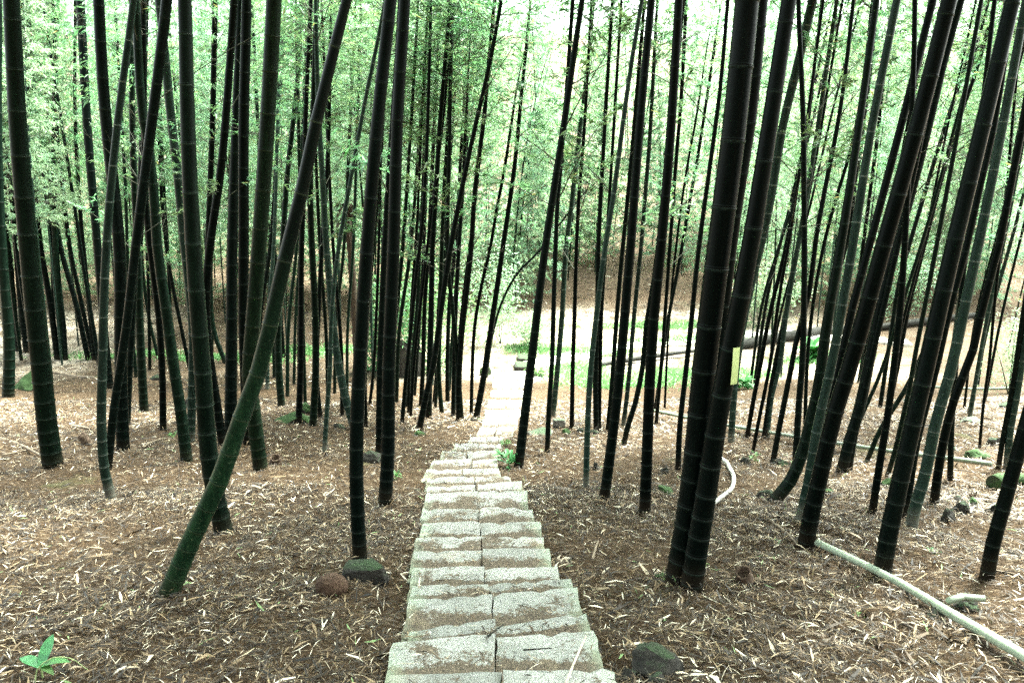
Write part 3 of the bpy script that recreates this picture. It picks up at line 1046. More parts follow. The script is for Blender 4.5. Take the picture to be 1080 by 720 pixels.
    ([(1002, 507), (1004, 440), (1008, 385), (1012, 330), (1018, 270), (1026, 200)], 6, 4, 'd', 'stubby-looking upright stem behind the black bamboo with the kinked foot'),
    ([(1033, 473), (1038, 420), (1043, 385), (1048, 330), (1054, 272), (1060, 220), (1066, 150)], 3, 3, 'd', 'lone thin black stem on open litter by a mossy mound'),
    ([(1062, 493), (1066, 450), (1071, 425), (1078, 380), (1086, 330)], 7, 6, 'p', 'pale ringed bamboo cut off by the right edge of the view'),
    ([(1053, 493), (1058, 460), (1064, 430), (1070, 395), (1078, 340)], 5, 5, 'd', 'dark stem touching the pale ringed bamboo at the right edge'),
    ([(1041, 608), (1047, 575), (1058, 535), (1073, 480), (1090, 420), (1110, 350)], 14, 13, 'd', 'thick black bamboo leaning out of the lower right corner'),
    ([(905, 447), (915, 425), (926, 400), (940, 360), (955, 310), (968, 270)], 4, 3, 'g', 'green slanting stem crossing left of the two long green ones'),
    ([(914, 487), (930, 450), (946, 425), (958, 405), (972, 375), (985, 340)], 5, 4, 'g', 'strongly slanted green stem crossing behind the thick bamboo over the pole'),
]
THIN_L = 'thin bamboo in the crowded stand at the back of the left grove'
G_L = 'thin bamboos crowding the far left'
THIN_C = 'slim bamboo in the tight cluster left of the lower stone path'
G_C = 'slim bamboos clustered left of the lower path'
THIN_R = 'thin leaning bamboo in the stand beyond the white pipe on the right'
G_R = 'thin leaning bamboos of the right-hand stand'
THIN = [
    ([(19, 370), (14, 310), (9, 262), (5, 200), (3, 150), (1, 80)], 5, 4, 'd', 0),
    ([(28, 371), (22, 320), (17, 262), (12, 190), (10, 130), (8, 60)], 6, 5, 'd', 0),
    ([(61, 379), (53, 320), (43, 262), (36, 200), (31, 130), (22, 0)], 6.5, 5, 'd', 0),
    ([(66, 379), (63, 330), (59, 262), (57, 130), (61, 0)], 7, 4.5, 'g', 0),
    ([(70, 380), (67, 340), (58, 285), (50, 220)], 4, 3, 'd', 0),
    ([(93, 379), (80, 320), (64, 262), (56, 215), (50, 170), (41, 130), (33, 70), (29, 0)], 5.5, 4.5, 'd', 0),
    ([(99, 379), (86, 320), (74, 262), (67, 205), (61, 150), (58, 60), (56, 0)], 4.5, 3.5, 'd', 0),
    ([(100, 380), (94, 320), (88, 262), (83, 200), (79.5, 130), (79.5, 0)], 5, 3, 'd', 0),
    ([(58, 374), (54, 250), (50, 130), (50, 0)], 3.5, 3, 'd', 0),
    ([(200, 388), (190, 340), (180, 290), (173, 240), (168, 150)], 4, 3, 'd', 0),
    ([(167, 378), (158, 340), (152, 300), (148, 240)], 3.5, 3, 'g', 0),
    ([(238, 383), (226, 350), (222, 300), (224, 240)], 5, 4, 'g', 0),
    ([(140, 385), (140, 330), (146, 260), (150, 200)], 4, 3, 'g', 0),
    ([(424, 447), (428, 400), (433, 350), (440, 280), (444, 250), (449, 180), (452, 100)], 4.5, 3.5, 'd', 1),
    ([(429, 428), (434, 385), (440, 320), (443, 262), (446, 190)], 4, 3, 'g', 1),
    ([(437, 417), (439, 390), (443, 330), (447, 262), (450, 180), (452, 60)], 4, 3, 'd', 1),
    ([(444, 428), (446, 390), (448, 320), (452, 262), (455, 200), (458, 130), (460, 90)], 5, 3.5, 'd', 1),
    ([(452, 441), (453, 390), (455, 320), (456, 262), (460, 200), (464, 130), (470, 60), (475, 0)], 7, 4, 'd', 1),
    ([(466, 436), (463, 400), (464, 340), (466, 262), (469, 190), (473, 130), (476, 60), (477, 0)], 5, 4, 'g', 1),
    ([(472, 424), (472, 380), (474, 320), (480, 262), (484, 200), (488, 130)], 5, 3, 'd', 1),
    ([(478, 439), (479, 390), (481, 320), (484, 262), (488, 200)], 5, 3, 'd', 1),
    ([(484, 444), (484, 400), (487, 352), (492, 310), (497, 262), (501, 200), (506, 160), (511, 120), (516, 60), (522, 0)], 6.5, 4, 'd', 1),
    ([(487, 444), (484, 400), (478, 330), (473, 288), (472, 240), (474, 160)], 5, 3.5, 'g', 1),
    ([(433, 440), (436, 390), (446, 300), (458, 200), (468, 120)], 3.5, 3, 'd', 1),
    ([(390, 426), (393, 400), (397, 330), (400, 240)], 3.5, 3, 'd', 1),
    ([(788, 460), (795, 420), (801, 390), (812, 330), (822, 290), (830, 255), (838, 210), (843, 185), (852, 130), (860, 60)], 5, 3.5, 'd', 2),
    ([(794, 478), (799, 450), (805, 420), (812, 385), (818, 340), (824, 300), (832, 255), (842, 190)], 4, 3, 'd', 2),
    ([(809, 461), (813, 420), (822, 385), (829, 330), (836, 290), (842, 258), (852, 200)], 6, 4, 'p', 2),
    ([(805, 462), (814, 400), (828, 330), (842, 262), (858, 180)], 4, 3, 'd', 2),
    ([(849, 460), (850, 410), (855, 340), (868, 262), (880, 215), (899, 152), (910, 90), (918, 20)], 4, 3.5, 'd', 2),
    ([(849, 452), (857, 420), (864, 385), (872, 335), (880, 300), (893, 258), (902, 190), (910, 130), (918, 70), (926, 0)], 5, 4, 'd', 2),
    ([(886, 440), (893, 380), (900, 330), (910, 262), (918, 200), (926, 140), (932, 80)], 4, 3.5, 'd', 2),
    ([(935, 440), (946, 390), (957, 330), (974, 262), (990, 200), (1010, 130), (1028, 80), (1050, 0)], 5, 4, 'd', 2),
    ([(928, 430), (940, 350), (950, 290), (958, 262), (975, 205), (998, 130), (1018, 70), (1041, 0)], 4.5, 4, 'd', 2),
    ([(955, 425), (968, 360), (980, 300), (990, 250)], 3, 3, 'd', 2),
    ([(701, 430), (705, 350), (712, 270), (724, 180), (735, 120)], 2.5, 2.5, 'd', 2),
    ([(902, 460), (908, 400), (918, 340), (930, 270), (946, 190)], 3, 3, 'd', 2),
    ([(303, 418), (304.2, 343), (312, 270), (318.3, 150), (323.7, 30)], 4.2, 3.0, 'g', 3),
    ([(310, 405), (312.0, 330), (316, 270), (320.2, 150), (323.8, 30)], 3.3, 2.6, 'g', 3),
    ([(322, 428), (320.0, 353), (318, 270), (315.2, 150), (312.8, 30)], 3.6, 3.6, 'g', 3),
    ([(346, 432), (344.2, 357), (338, 270), (332.4, 150), (327.6, 30)], 4.2, 3.0, 'g', 3),
    ([(353, 415), (354.2, 340), (362, 270), (368.3, 150), (373.7, 30)], 3.5, 3.5, 'g', 3),
    ([(361, 438), (359.7, 363), (352, 270), (345.7, 150), (340.3, 30)], 4.4, 2.7, 'd', 3),
    ([(366, 420), (366.7, 345), (372, 270), (376.2, 150), (379.8, 30)], 3.3, 3.5, 'g', 3),
    ([(412, 436), (415.4, 361), (424, 270), (432.4, 150), (439.6, 30)], 4.9, 3.0, 'g', 3),
    ([(418, 424), (421.1, 349), (432, 270), (441.8, 150), (450.2, 30)], 4.6, 3.0, 'g', 3),
    ([(383, 432), (387.0, 357), (393, 270), (400.0, 150), (406.0, 30)], 3.4, 2.7, 'g', 3),
    ([(282, 410), (282.5, 335), (288, 270), (292.2, 150), (295.8, 30)], 4.4, 3.4, 'p', 3),
    ([(290, 398), (287.2, 323), (280, 270), (273.0, 150), (267.0, 30)], 4.7, 3.2, 'g', 3),
    ([(272, 402), (275.3, 327), (284, 270), (292.4, 150), (299.6, 30)], 4.8, 3.3, 'd', 3),
    ([(138.5, 388.3), (145.5, 298.3), (154.5, 188.3), (163.3, 78.3), (170.6, -11.7)], 3.6, 2.7, 'g', 0),
    ([(242.2, 386.5), (240.2, 296.5), (242.1, 186.5), (242.0, 76.5), (242.0, -13.5)], 3.4, 2.3, 'd', 0),
    ([(180.7, 384.7), (178.3, 294.7), (172.2, 184.7), (167.6, 74.7), (163.8, -15.3)], 3.8, 2.7, 'd', 0),
    ([(22.6, 380.2), (11.0, 290.2), (3.1, 180.2), (-7.5, 70.2), (-16.3, -19.8)], 3.5, 2.6, 'g', 0),
    ([(158.1, 390.1), (156.4, 300.1), (152.1, 190.1), (148.8, 80.1), (146.1, -9.9)], 3.5, 2.4, 'd', 0),
    ([(213.8, 382.9), (203.5, 292.9), (193.7, 182.9), (182.7, 72.9), (173.7, -17.1)], 2.7, 2.8, 'p', 0),
    ([(36.8, 382.4), (21.1, 292.4), (8.3, 182.4), (-7.4, 72.4), (-20.2, -17.6)], 3.9, 2.4, 'd', 0),
    ([(143.6, 397.6), (136.0, 307.6), (132.3, 197.6), (126.1, 87.6), (121.0, -2.4)], 3.8, 2.8, 'g', 0),
    ([(104.4, 382.8), (89.8, 292.8), (73.2, 182.8), (56.0, 72.8), (42.0, -17.2)], 4.4, 2.3, 'd', 0),
    ([(8.2, 386.2), (6.3, 296.2), (1.5, 186.2), (-2.1, 76.2), (-5.1, -13.8)], 3.0, 2.6, 'g', 0),
    ([(128.7, 384.4), (126.5, 294.4), (117.2, 184.4), (110.9, 74.4), (105.7, -15.6)], 2.6, 2.9, 'g', 0),
    ([(299.4, 376.4), (292.3, 286.4), (277.1, 176.4), (264.9, 66.4), (254.9, -23.6)], 3.7, 2.7, 'd', 0),
    ([(296.8, 380.7), (290.1, 290.7), (278.3, 180.7), (268.1, 70.7), (259.7, -19.3)], 3.2, 2.4, 'd', 0),
    ([(790.8, 408.9), (804.3, 318.9), (837.7, 208.9), (863.5, 98.9), (889.3, -1.1)], 3.3, 2.7, 'd', 2),
    ([(1038.6, 423.2), (1056.4, 333.2), (1083.2, 223.2), (1107.8, 113.2), (1132.4, 13.2)], 2.9, 2.3, 'd', 2),
    ([(999.0, 411.0), (1011.2, 321.0), (1029.8, 211.0), (1046.8, 101.0), (1063.7, 1.0)], 4.4, 2.4, 'p', 2),
    ([(1017.0, 429.4), (1028.3, 339.4), (1056.2, 229.4), (1077.7, 119.4), (1099.3, 19.4)], 2.7, 3.0, 'd', 2),
    ([(977.2, 418.4), (993.3, 328.4), (1016.3, 218.4), (1037.8, 108.4), (1059.4, 8.4)], 3.5, 2.6, 'd', 2),
    ([(805.4, 422.9), (822.7, 332.9), (852.9, 222.9), (879.1, 112.9), (905.2, 12.9)], 2.7, 2.4, 'd', 2),
    ([(979.7, 401.6), (991.8, 311.6), (1018.5, 201.6), (1039.9, 91.6), (1061.2, -8.4)], 2.7, 2.4, 'd', 2),
    ([(795.8, 405.2), (808.9, 315.2), (836.0, 205.2), (858.1, 95.2), (880.3, -4.8)], 4.0, 2.6, 'd', 2),
    ([(935.2, 446.0), (948.7, 356.0), (976.3, 246.0), (998.9, 136.0), (1021.5, 36.0)], 3.2, 2.2, 'd', 2),
    ([(905.0, 436.0), (920.4, 346.0), (940.5, 236.0), (960.0, 126.0), (979.5, 26.0)], 2.7, 2.6, 'd', 2),
    ([(1022.1, 436.3), (1041.1, 346.3), (1071.4, 236.3), (1098.5, 126.3), (1125.7, 26.3)], 4.3, 2.5, 'p', 2),
    ([(1022.2, 443.3), (1037.6, 353.3), (1061.3, 243.3), (1082.7, 133.3), (1104.2, 33.3)], 4.2, 2.7, 'p', 2),
    ([(876.2, 398.6), (883.0, 308.6), (902.8, 198.6), (917.4, 88.6), (932.0, -11.4)], 2.8, 2.4, 'p', 2),
    ([(479.2, 417.8), (487.1, 327.8), (500.8, 217.8), (512.7, 107.8), (524.6, 17.8)], 3.5, 2.9, 'd', 1),
    ([(459.3, 422.0), (461.6, 332.0), (470.7, 222.0), (477.0, 112.0), (483.3, 22.0)], 2.8, 3.0, 'd', 1),
    ([(457.2, 425.3), (465.4, 335.3), (483.3, 225.3), (497.7, 115.3), (512.0, 25.3)], 2.8, 2.4, 'd', 1),
    ([(459.2, 429.9), (465.2, 339.9), (471.5, 229.9), (478.2, 119.9), (484.9, 29.9)], 3.6, 2.4, 'g', 1),
    ([(473.3, 411.6), (479.5, 321.6), (487.6, 211.6), (495.5, 101.6), (503.4, 11.6)], 4.4, 2.9, 'g', 1),
    ([(430.9, 435.4), (432.6, 345.4), (439.9, 235.4), (444.9, 125.4), (449.8, 35.4)], 3.4, 2.9, 'd', 1),
]
def branch_master(seed):
    r = random.Random(seed)
    L = r.uniform(1.0, 1.7)
    V, Fc = [], []

    def tb(p, q, r0, r1, bend=0.0):
        b = len(V)
        d = (q - p).normalized()
        a = d.cross(Vector((0.3, 0.5, 0.81))).normalized()
        c = d.cross(a)
        m = 5
        for i in range(m):
            t = i / (m - 1)
            ctr = p.lerp(q, t) - Vector((0, 0, bend * t * t))
            for k in range(4):
                V.append(ctr + (a * math.cos(k * 1.571) + c * math.sin(k * 1.571)) * (r0 + (r1 - r0) * t))
        for i in range(m - 1):
            for k in range(4):
                Fc.append((b + 4 * i + k, b + 4 * i + (k + 1) % 4, b + 4 * i + 4 + (k + 1) % 4, b + 4 * i + 4 + k))
        return lambda t: p.lerp(q, t) - Vector((0, 0, bend * t * t))
    f = tb(Vector((0, 0, 0)), Vector((L, 0, 0)), 0.0065, 0.002, 0.12 * L)
    pts = []
    for k in range(9):
        t = 0.3 + 0.7 * k / 9
        p = f(t)
        q = p + Vector((r.uniform(0.12, 0.3), r.choice((-1, 1)) * r.uniform(0.1, 0.32), r.uniform(-0.1, 0.2))) * (1.25 - 0.5 * t)
        tb(p, q, 0.002, 0.001, 0.03)
        pts.append((p, q))
    me = mesh_np('branch', np.array([tuple(v) for v in V]), np.array(Fc))
    me.materials.append(M_TWIG)
    P, yaw = [], []
    for p, q in pts:
        for _ in range(9):
            c = p.lerp(q, r.uniform(0.4, 1.1))
            P.append(tuple(c))
            yaw.append(math.atan2((q - p).y, (q - p).x) + r.gauss(0, 0.7))
    n = len(P)
    g = np.random.default_rng(seed)
    v, fc_, t = leaf_strips(np.array(P), np.array(yaw), g.normal(-0.4, 0.4, n), g.normal(0, 0.6, n), g.uniform(0.08, 0.15, n), g.uniform(0.013, 0.022, n), g.normal(0.2, 0.2, n), g.random(n))
    ml = mesh_np('leaves', v, fc_, smooth=False, fattr={'tone': t})
    ml.materials.append(M_LEAF)
    return me, ml


BRANCHES = [branch_master(300 + k) for k in range(6)]


def side_branches(o, P, cf, n, rr):
    arc = [0.0]
    for a, b in zip(P, P[1:]):
        arc.append(arc[-1] + (b - a).length)
    lo = 2.4
    hi = min(cf + 0.3, arc[-1] - 0.3)
    if hi < lo + 0.3:
        return
    az = rr.uniform(0, 6.28)
    for k in range(n):
        s = lo + (hi - lo) * (k + rr.random()) / n
        for i in range(len(arc) - 1):
            if arc[i + 1] >= s:
                p = P[i].lerp(P[i + 1], (s - arc[i]) / (arc[i + 1] - arc[i]))
                break
        az += 3.14 + rr.gauss(0, 0.6)
        me, ml = BRANCHES[rr.randrange(6)]
        el = math.radians(rr.uniform(18, 52))
        M = Matrix.Translation(p) @ Matrix.Rotation(az, 4, 'Z') @ Matrix.Rotation(-el, 4, 'Y') @ Matrix.Scale(rr.uniform(0.7, 1.25), 4)
        c = bpy.data.objects.new('branch', me)
        COL.objects.link(c)
        c.parent = o
        c.matrix_local = M
        if rr.random() < 0.6:
            l = bpy.data.objects.new('leaves', ml)
            COL.objects.link(l)
            l.parent = c


sd = 1
for path, w0, w1, tint, label in BAMBOOS:
    make_bamboo(path, w0, w1, tint, label, G_NEAR, sd, lean_k=0.0 if 'carries' in label else None)
    sd += 1
for path, w0, w1, tint, z in THIN:
    make_bamboo(path, w0, w1, tint, (THIN_L, THIN_C, THIN_R, 'thin bamboo in the crowded row behind the mossy mound and thick stems')[z], (G_L, G_C, G_R, 'thin bamboos behind the mossy mound')[z], sd, crown_from=random.uniform(4.2, 5.5))
    sd += 1

# ---- masters for the far bamboos, copied in a loop
def far_master(k):
    rr = random.Random(900 + k)
    H = 11.0
    ax = rr.uniform(-0.05, 0.14)
    P = [Vector((0, 0, -0.1)), Vector((ax * 1.5, 0, 2.5)), Vector((ax * 4, 0, 5.5)), Vector((ax * 8, 0.1, 8.5)), Vector((ax * 13, 0.3, H))]
    r0 = rr.uniform(0.028, 0.042)
    R = [r0, r0 * 0.95, r0 * 0.8, r0 * 0.5, 0.006]
    me = culm_mesh(P, R, 6, node0=0.12, node_k=0.1, node_max=0.34, seed=k, flare=False, step=0.5)
    me.materials.append((M_GREEN, M_PALE, M_DARK, M_GREEN)[k])
    q = Vector((0, 0, 1)).rotation_difference((P[-1] - P[1]).normalized())
    fo, br = crowns_far[k]
    return me, br, fo, q, P[1]


masters = [far_master(k) for k in range(4)]


def plant_far(x, y, k, s, label, group, crown_scale=1.0, low=0.0):
    me, br, fo, q, st = masters[k]
    o = empty('bamboo', (x, y, gz(x, y)))
    o.rotation_euler = (0, 0, random.uniform(-0.5, 0.5))
    o.scale = (s, s, s)
    tag(o, label, 'bamboo', group)
    link_mesh('culm', me, None, o)
    for nm, m in (('branches', br), ('foliage', fo)):
        c = bpy.data.objects.new(nm, m)
        COL.objects.link(c)
        c.parent = o
        c.matrix_local = Matrix.Translation(st - Vector((0, 0, low))) @ q.to_matrix().to_4x4() @ Matrix.Rotation(random.uniform(0, 6.28), 4, 'Z') @ Matrix.Diagonal((crown_scale, crown_scale, 1, 1))
    return o


def near_any(x, y, d):
    return any((x - a) ** 2 + (y - b) ** 2 < d * d for a, b in PLACED)


FAR_LABEL = 'tall leafy bamboo on the bank beyond the bright clearing'
FAR_GROUP = 'leafy bamboos on the far bank'
n = 0
tries = 0
while n < 54 and tries < 6000:
    tries += 1
    y = 29.3 + 6.5 * random.random() ** 1.2
    x = random.uniform(-0.72 * y - 2, 0.72 * y + 3)
    if near_any(x, y, 0.9):
        continue
    # leave the brown bank open just right of the path
    if y < 30.4 and 1.0 < x < 8.5:
        continue
    plant_far(x, y, random.randrange(4), random.uniform(0.75, 1.1), FAR_LABEL, FAR_GROUP, random.uniform(0.9, 1.3), random.uniform(0.9, 1.9))
    PLACED.append((x, y))
    n += 1


def far_wood(count):
    """the wood further back, one mass"""
    out = {'c': ([], []), 'f': ([], [], [])}
    src = []
    for me, br, fo, q, st in masters:
        def arr(m):
            a = np.zeros(len(m.vertices) * 3, np.float32)
            m.vertices.foreach_get('co', a)
            f = np.zeros(len(m.loops), np.int32)
            m.loops.foreach_get('vertex_index', f)
            return a.reshape(-1, 3), f.reshape(-1, 4)
        tn = np.zeros(len(fo.polygons), np.float32)
        fo.attributes['tone'].data.foreach_get('value', tn)
        src.append((arr(me), arr(fo), tn, np.array(q.to_matrix()), np.array(st)))
    cv, cf_, fv, ff, tt = [], [], [], [], []
    nc = nf = 0
    for _ in range(count):
        y = rng.uniform(35, 54)
        x = rng.uniform(-0.74 * y, 0.74 * y)
        k = rng.integers(0, 4)
        (a, b), (c, d), tn, Q, st = src[k]
        keep = rng.random(len(d)) < 0.8
        s_ = rng.uniform(0.8, 1.2)
        an = rng.uniform(0, 6.28)
        R = np.array([[math.cos(an), -math.sin(an), 0], [math.sin(an), math.cos(an), 0], [0, 0, 1]])
        o = np.array([x, y, gz(x, y)])
        lo = np.array([0, 0, rng.uniform(0.6, 1.8)])
        wide = np.array([1.25, 1.25, 1.0])
        cv.append(a * s_ + o)
        cf_.append(b + nc)
        nc += len(a)
        fv.append((((c * wide) @ R.T) @ Q.T + st - lo) * s_ + o)
        ff.append(d[keep] + nf)
        nf += len(c)
        tt.append(tn[keep])
    me = mesh_np('far_wood', np.concatenate(fv + [v for v in cv]), np.concatenate(ff + [f + nf for f in cf_]), smooth=False, fattr={'tone': np.concatenate(tt + [np.zeros(sum(len(f) for f in cf_), np.float32)])})
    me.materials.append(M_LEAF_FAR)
    me.materials.append(M_DARK)
    nfol = sum(len(f) for f in ff)
    mi = np.zeros(len(me.polygons), np.int32)
    mi[nfol:] = 1
    me.polygons.foreach_set('material_index', mi)
    o = link_mesh('far_bamboo_wood', me, None)
    tag(o, 'mass of far bamboo wood rising beyond the bank', 'bamboo wood', kind='stuff')


far_wood(88)
for zone, cnt, lab, grp in (((-17, -3.2, 17.5, 28.5), 34, 'very slender pale stem of the young growth behind the left grove', 'slender stems behind the left grove'),
                            ((6.5, 22, 17.5, 28.5), 20, 'very slender pale stem of the young growth behind the right-hand stand', 'slender stems behind the right-hand stand')):
    n = tries = 0
    wide = 1.15 if zone[0] < 0 else 0.7
    while n < cnt and tries < 3000:
        tries += 1
        x, y = random.uniform(zone[0], zone[1]), random.uniform(zone[2], zone[3])
        if abs(x) > 0.72 * y or near_any(x, y, 0.6):
            continue
        o = plant_far(x, y, random.choice((0, 1, 1, 3)), random.uniform(0.7, 0.9), lab, grp, wide, random.uniform(-3.2, -1.8))
        PLACED.append((x, y))
        n += 1
# unseen bamboos added beside and behind the camera to shade the near ground
for (x, y) in ((-2.4, 0.6), (-3.9, 2.2), (-5.6, 3.4), (2.3, 0.3), (3.6, 1.7), (5.2, 3.2), (-1.5, -1.2), (1.4, -1.4), (-4.4, -0.6), (4.6, -0.4), (0.2, -2.6), (-2.9, -2.6), (3.1, -2.8), (-6.6, 1.0), (6.8, 1.2), (7.4, 4.4), (-7.6, 4.6), (-1.0, -4.2), (2.2, -4.6), (-5.2, -3.4), (5.6, -3.0)):
    plant_far(x, y, random.randrange(4), random.uniform(1.0, 1.2), 'unseen bamboo added around the viewer to shade the near ground', 'unseen shading bamboos added around the viewer', 1.35, random.uniform(-3.6, -2.6))
n = tries = 0
while n < 42 and tries < 4000:
    tries += 1
    y = random.uniform(28.2, 31)
    x = random.uniform(-18, 19)
    if 0.6 < x < 8.8 or near_any(x, y, 0.7):
        continue
    plant_far(x, y, random.randrange(4), random.uniform(0.6, 0.9), 'bushy bamboo leafy down to the ground at the foot of the far bank', 'bushy bamboos at the foot of the far bank', random.uniform(0.9, 1.2), random.uniform(1.8, 2.6))
    PLACED.append((x, y))
    n += 1
n = tries = 0
while n < 12 and tries < 3000:
    tries += 1
    y = random.uniform(31.2, 33.2)
    x = random.uniform(0.5, 9.5)
    if near_any(x, y, 0.55):
        continue
    plant_far(x, y, random.randrange(4), random.uniform(0.6, 0.85), 'bushy bamboo growing along the top edge of the bare brown bank', 'bushy bamboos above the bare brown bank', random.uniform(0.9, 1.2), random.uniform(1.6, 2.3))
    PLACED.append((x, y))
    n += 1
MID_LABEL = 'leafy bamboo rising among the slim cluster left of the lower path'
n = tries = 0
while n < 7 and tries < 3000:
    tries += 1
    y = random.uniform(17, 24)
    x = random.uniform(-4.6, -1.9)
    if near_any(x, y, 0.7):
        continue
    plant_far(x, y, random.randrange(4), random.uniform(0.8, 1.0), MID_LABEL, 'leafy bamboos among the slim cluster', 0.85, -2.6)
    PLACED.append((x, y))
    n += 1

# ------------------------------------------------------------------ rocks
def rock_mesh(sx, sy, sz, seed, rough=0.22, box=0.0, sub=4, cuts=3):
    rr = random.Random(seed)
    bm = bmesh.new()
    bmesh.ops.create_icosphere(bm, subdivisions=sub, radius=1.0)
    from mathutils import noise
    off = Vector((rr.uniform(-50, 50), rr.uniform(-50, 50), rr.uniform(-50, 50)))
    planes = []
    for _ in range(cuts):
        d = Vector((rr.gauss(0, 1), rr.gauss(0, 1), rr.gauss(0.3, 0.7))).normalized()
        planes.append((d, rr.uniform(0.5, 0.8)))
    for v in bm.verts:
        p = v.co.copy()
        if box:
            m = max(abs(p.x), abs(p.y), abs(p.z))
            p = p.lerp(p / m * 0.85, box)
        for d, h in planes:
            e = p.dot(d) - h
            if e > 0:
                p -= d * e * 0.97
        f = noise.fractal(p * 1.3 + off, 1.0, 2.0, 4) * rough + noise.fractal(p * 6 + off, 0.8, 2.0, 4) * (0.03 + rough * 0.22)
        p = p * (1 + f)
        v.co = Vector((p.x * sx, p.y * sy, p.z * sz))
    for f in bm.faces:
        f.smooth = True
    me = bpy.data.meshes.new('rock')
    bm.to_mesh(me)
    bm.free()
    me.set_sharp_from_angle(angle=math.radians(24))
    return me


def rock(name, px, py, w, h, mat, label, seed, rough=0.22, box=0.0, depth=0.8, tilt=(0, 0, 0), sink=0.35, group=None, cat='rock', cuts=7):
    """w,h: seen width and height in photo pixels; py is the foot"""
    p = hit_ground(px, py)
    m = (p - CAM).dot(FW) / F
    W, H = w * m * 0.5, h * m * 0.5
    me = rock_mesh(W, W * depth, H / (1 - sink) * 0.9, seed, rough, box, cuts=cuts)
    o = link_mesh(name, me, mat)
    o.location = (p.x, p.y + W * depth * 0.75, gz(p.x, p.y + W * depth * 0.75) + H * (1 - 2 * sink) * 0.9)
    o.rotation_euler = tuple(math.radians(a) for a in tilt)
    tag(o, label, cat, group)
    return o


rock('stone', 348, 629, 34, 26, M_BROWN, 'smooth rounded brown stone at the lower left beside a dark slab', 1, 0.06, 0.0, 0.8, (0, 12, 20), 0.12, cat='stone', cuts=0)
rock('stone', 386, 614, 58, 26, M_ROCK, 'dark flat topped slab of stone propped against the thick bamboo foot', 2, 0.10, 0.75, 0.45, (8, -9, -12), 0.22, cat='stone', cuts=1)
rock('rock', 694, 716, 76, 36, M_ROCK, 'dark wedge shaped rock with a green mossy top by the nearest steps', 3, 0.10, 0.55, 0.6, (6, 16, -14), 0.3, cuts=11)
rock('rock', 664, 717, 20, 13, M_ROCK, 'small black rock between the mossy wedge rock and the nearest step', 4, 0.2)
rock('rock', 697, 724, 26, 14, M_ROCK, 'black rock lying in front of the mossy wedge rock', 5, 0.2)
rock('rock', 305, 447, 40, 17, M_MOSS, 'long bright green mossy mound between slim stems on the left', 6, 0.12, 0, 0.7)
rock('rock', 322, 436, 20, 14, M_MOSS, 'smaller mossy rock behind the bright green mound', 7, 0.2)
rock('rock', 27, 412, 34, 30, M_MOSS, 'green mossy rock at the foot of the bamboo at the left edge', 8, 0.25, 0.3, 0.7, (0, 20, 0), 0.3)
rock('rock', 391, 488, 26, 14, M_ROCK, 'dark rock with a leaf strewn top between the two thick bamboos left of the steps', 9, 0.2, 0.3)
rock('stone', 702, 521, 19, 13, M_MOSS, 'small pointed mossy green stone in front of the thick black bamboo', 10, 0.15, 0.2, cat='stone')
rock('stone', 697, 609, 15, 6, M_MOSS, 'flat mossy stone against the foot of the thickest black bamboo', 11, 0.15, cat='stone')
rock('stone', 590, 451, 15, 13, M_GREYROCK, 'squarish grey block behind the black stem right of the steps', 12, 0.08, 0.8, 0.7, cat='stone')
rock('stone', 598, 457, 11, 6, M_MOSS, 'little mossy stone in front of the single upright stem, right of the grey block', 13, 0.2, cat='stone')
rock('stone', 613, 455, 9, 6, M_ROCK, 'little dark stone beside the single upright stem', 14, 0.2, cat='stone')
rock('stone', 570, 459, 30, 9, M_GREYROCK, 'flat pale stone at the right edge of the lower path', 15, 0.1, 0.4, cat='stone')
rock('rock', 627, 458, 12, 7, M_ROCK, 'dark stone at the feet of the two slim black stems', 16, 0.2)
rock('rock', 1003, 549, 16, 15, M_ROCK, 'dark rock, lowest of the mossy pile right of the pale bamboo', 17, 0.25, 0.12)
rock('rock', 1017, 541, 20, 16, M_ROCK, 'dark rock in the middle of the mossy pile right of the pale bamboo', 18, 0.25, 0.12)
rock('rock', 1029, 533, 14, 12, M_MOSS, 'green mossy rock, topmost of the pile right of the pale bamboo', 19, 0.25, 0.2)
rock('rock', 1010, 530, 14, 9, M_ROCK, 'small dark rock behind the mossy pile right of the pale bamboo', 20, 0.25, 0.12)
rock('rock', 1056, 542, 24, 16, M_ROCK, 'dark rock near the right edge below the mossy log', 21, 0.25, 0.2)
rock('rock', 1035, 483, 26, 11, M_MOSS, 'low mossy mound under the lone thin stem on the right', 22, 0.2)
rock('rock', 1052, 470, 18, 14, M_ROCK, 'dark mossy rock uphill of the pale ringed bamboo at the right edge', 23, 0.25)
rock('rock', 1028, 446, 22, 8, M_GREYROCK, 'pale grey flat rock on the open litter on the far right', 24, 0.15)
rock('rock', 1064, 430, 20, 8, M_ROCK, 'dark flat rock near the pale twig at the far right', 25, 0.2)
rock('rock', 939, 515, 15, 14, M_MOSS, 'bright green mossy stone squeezed behind the thick bamboo over the pole', 26, 0.2)
rock('rock', 872, 521, 18, 9, M_MOSS, 'mossy stone at the foot of the thick black leaner', 27, 0.2)
rock('rock', 992, 652, 20, 14, M_ROCK, 'dark rounded rock touching the fallen pole below the short green cane', 28, 0.15)
rock('rock', 1022, 644, 40, 14, M_ROCK, 'dark clod of roots under the short green cane', 29, 0.35, 0, 0.6)
rock('rock', 787, 489, 11, 8, M_ROCK, 'black clod beside a green weed beyond the white pipe', 30, 0.3)
rock('rock', 825, 491, 20, 7, M_ROCK, 'dark clod at the foot of the leaning stem near the upright one', 31, 0.3)
rock('rock', 443, 459, 12, 7, M_MOSS, 'mossy lump at the foot of the slanting black bamboo', 32, 0.2)
rock('rock', 357, 452, 14, 8, M_ROCK, 'dark rock behind the thick stem over the two stones', 33, 0.25)
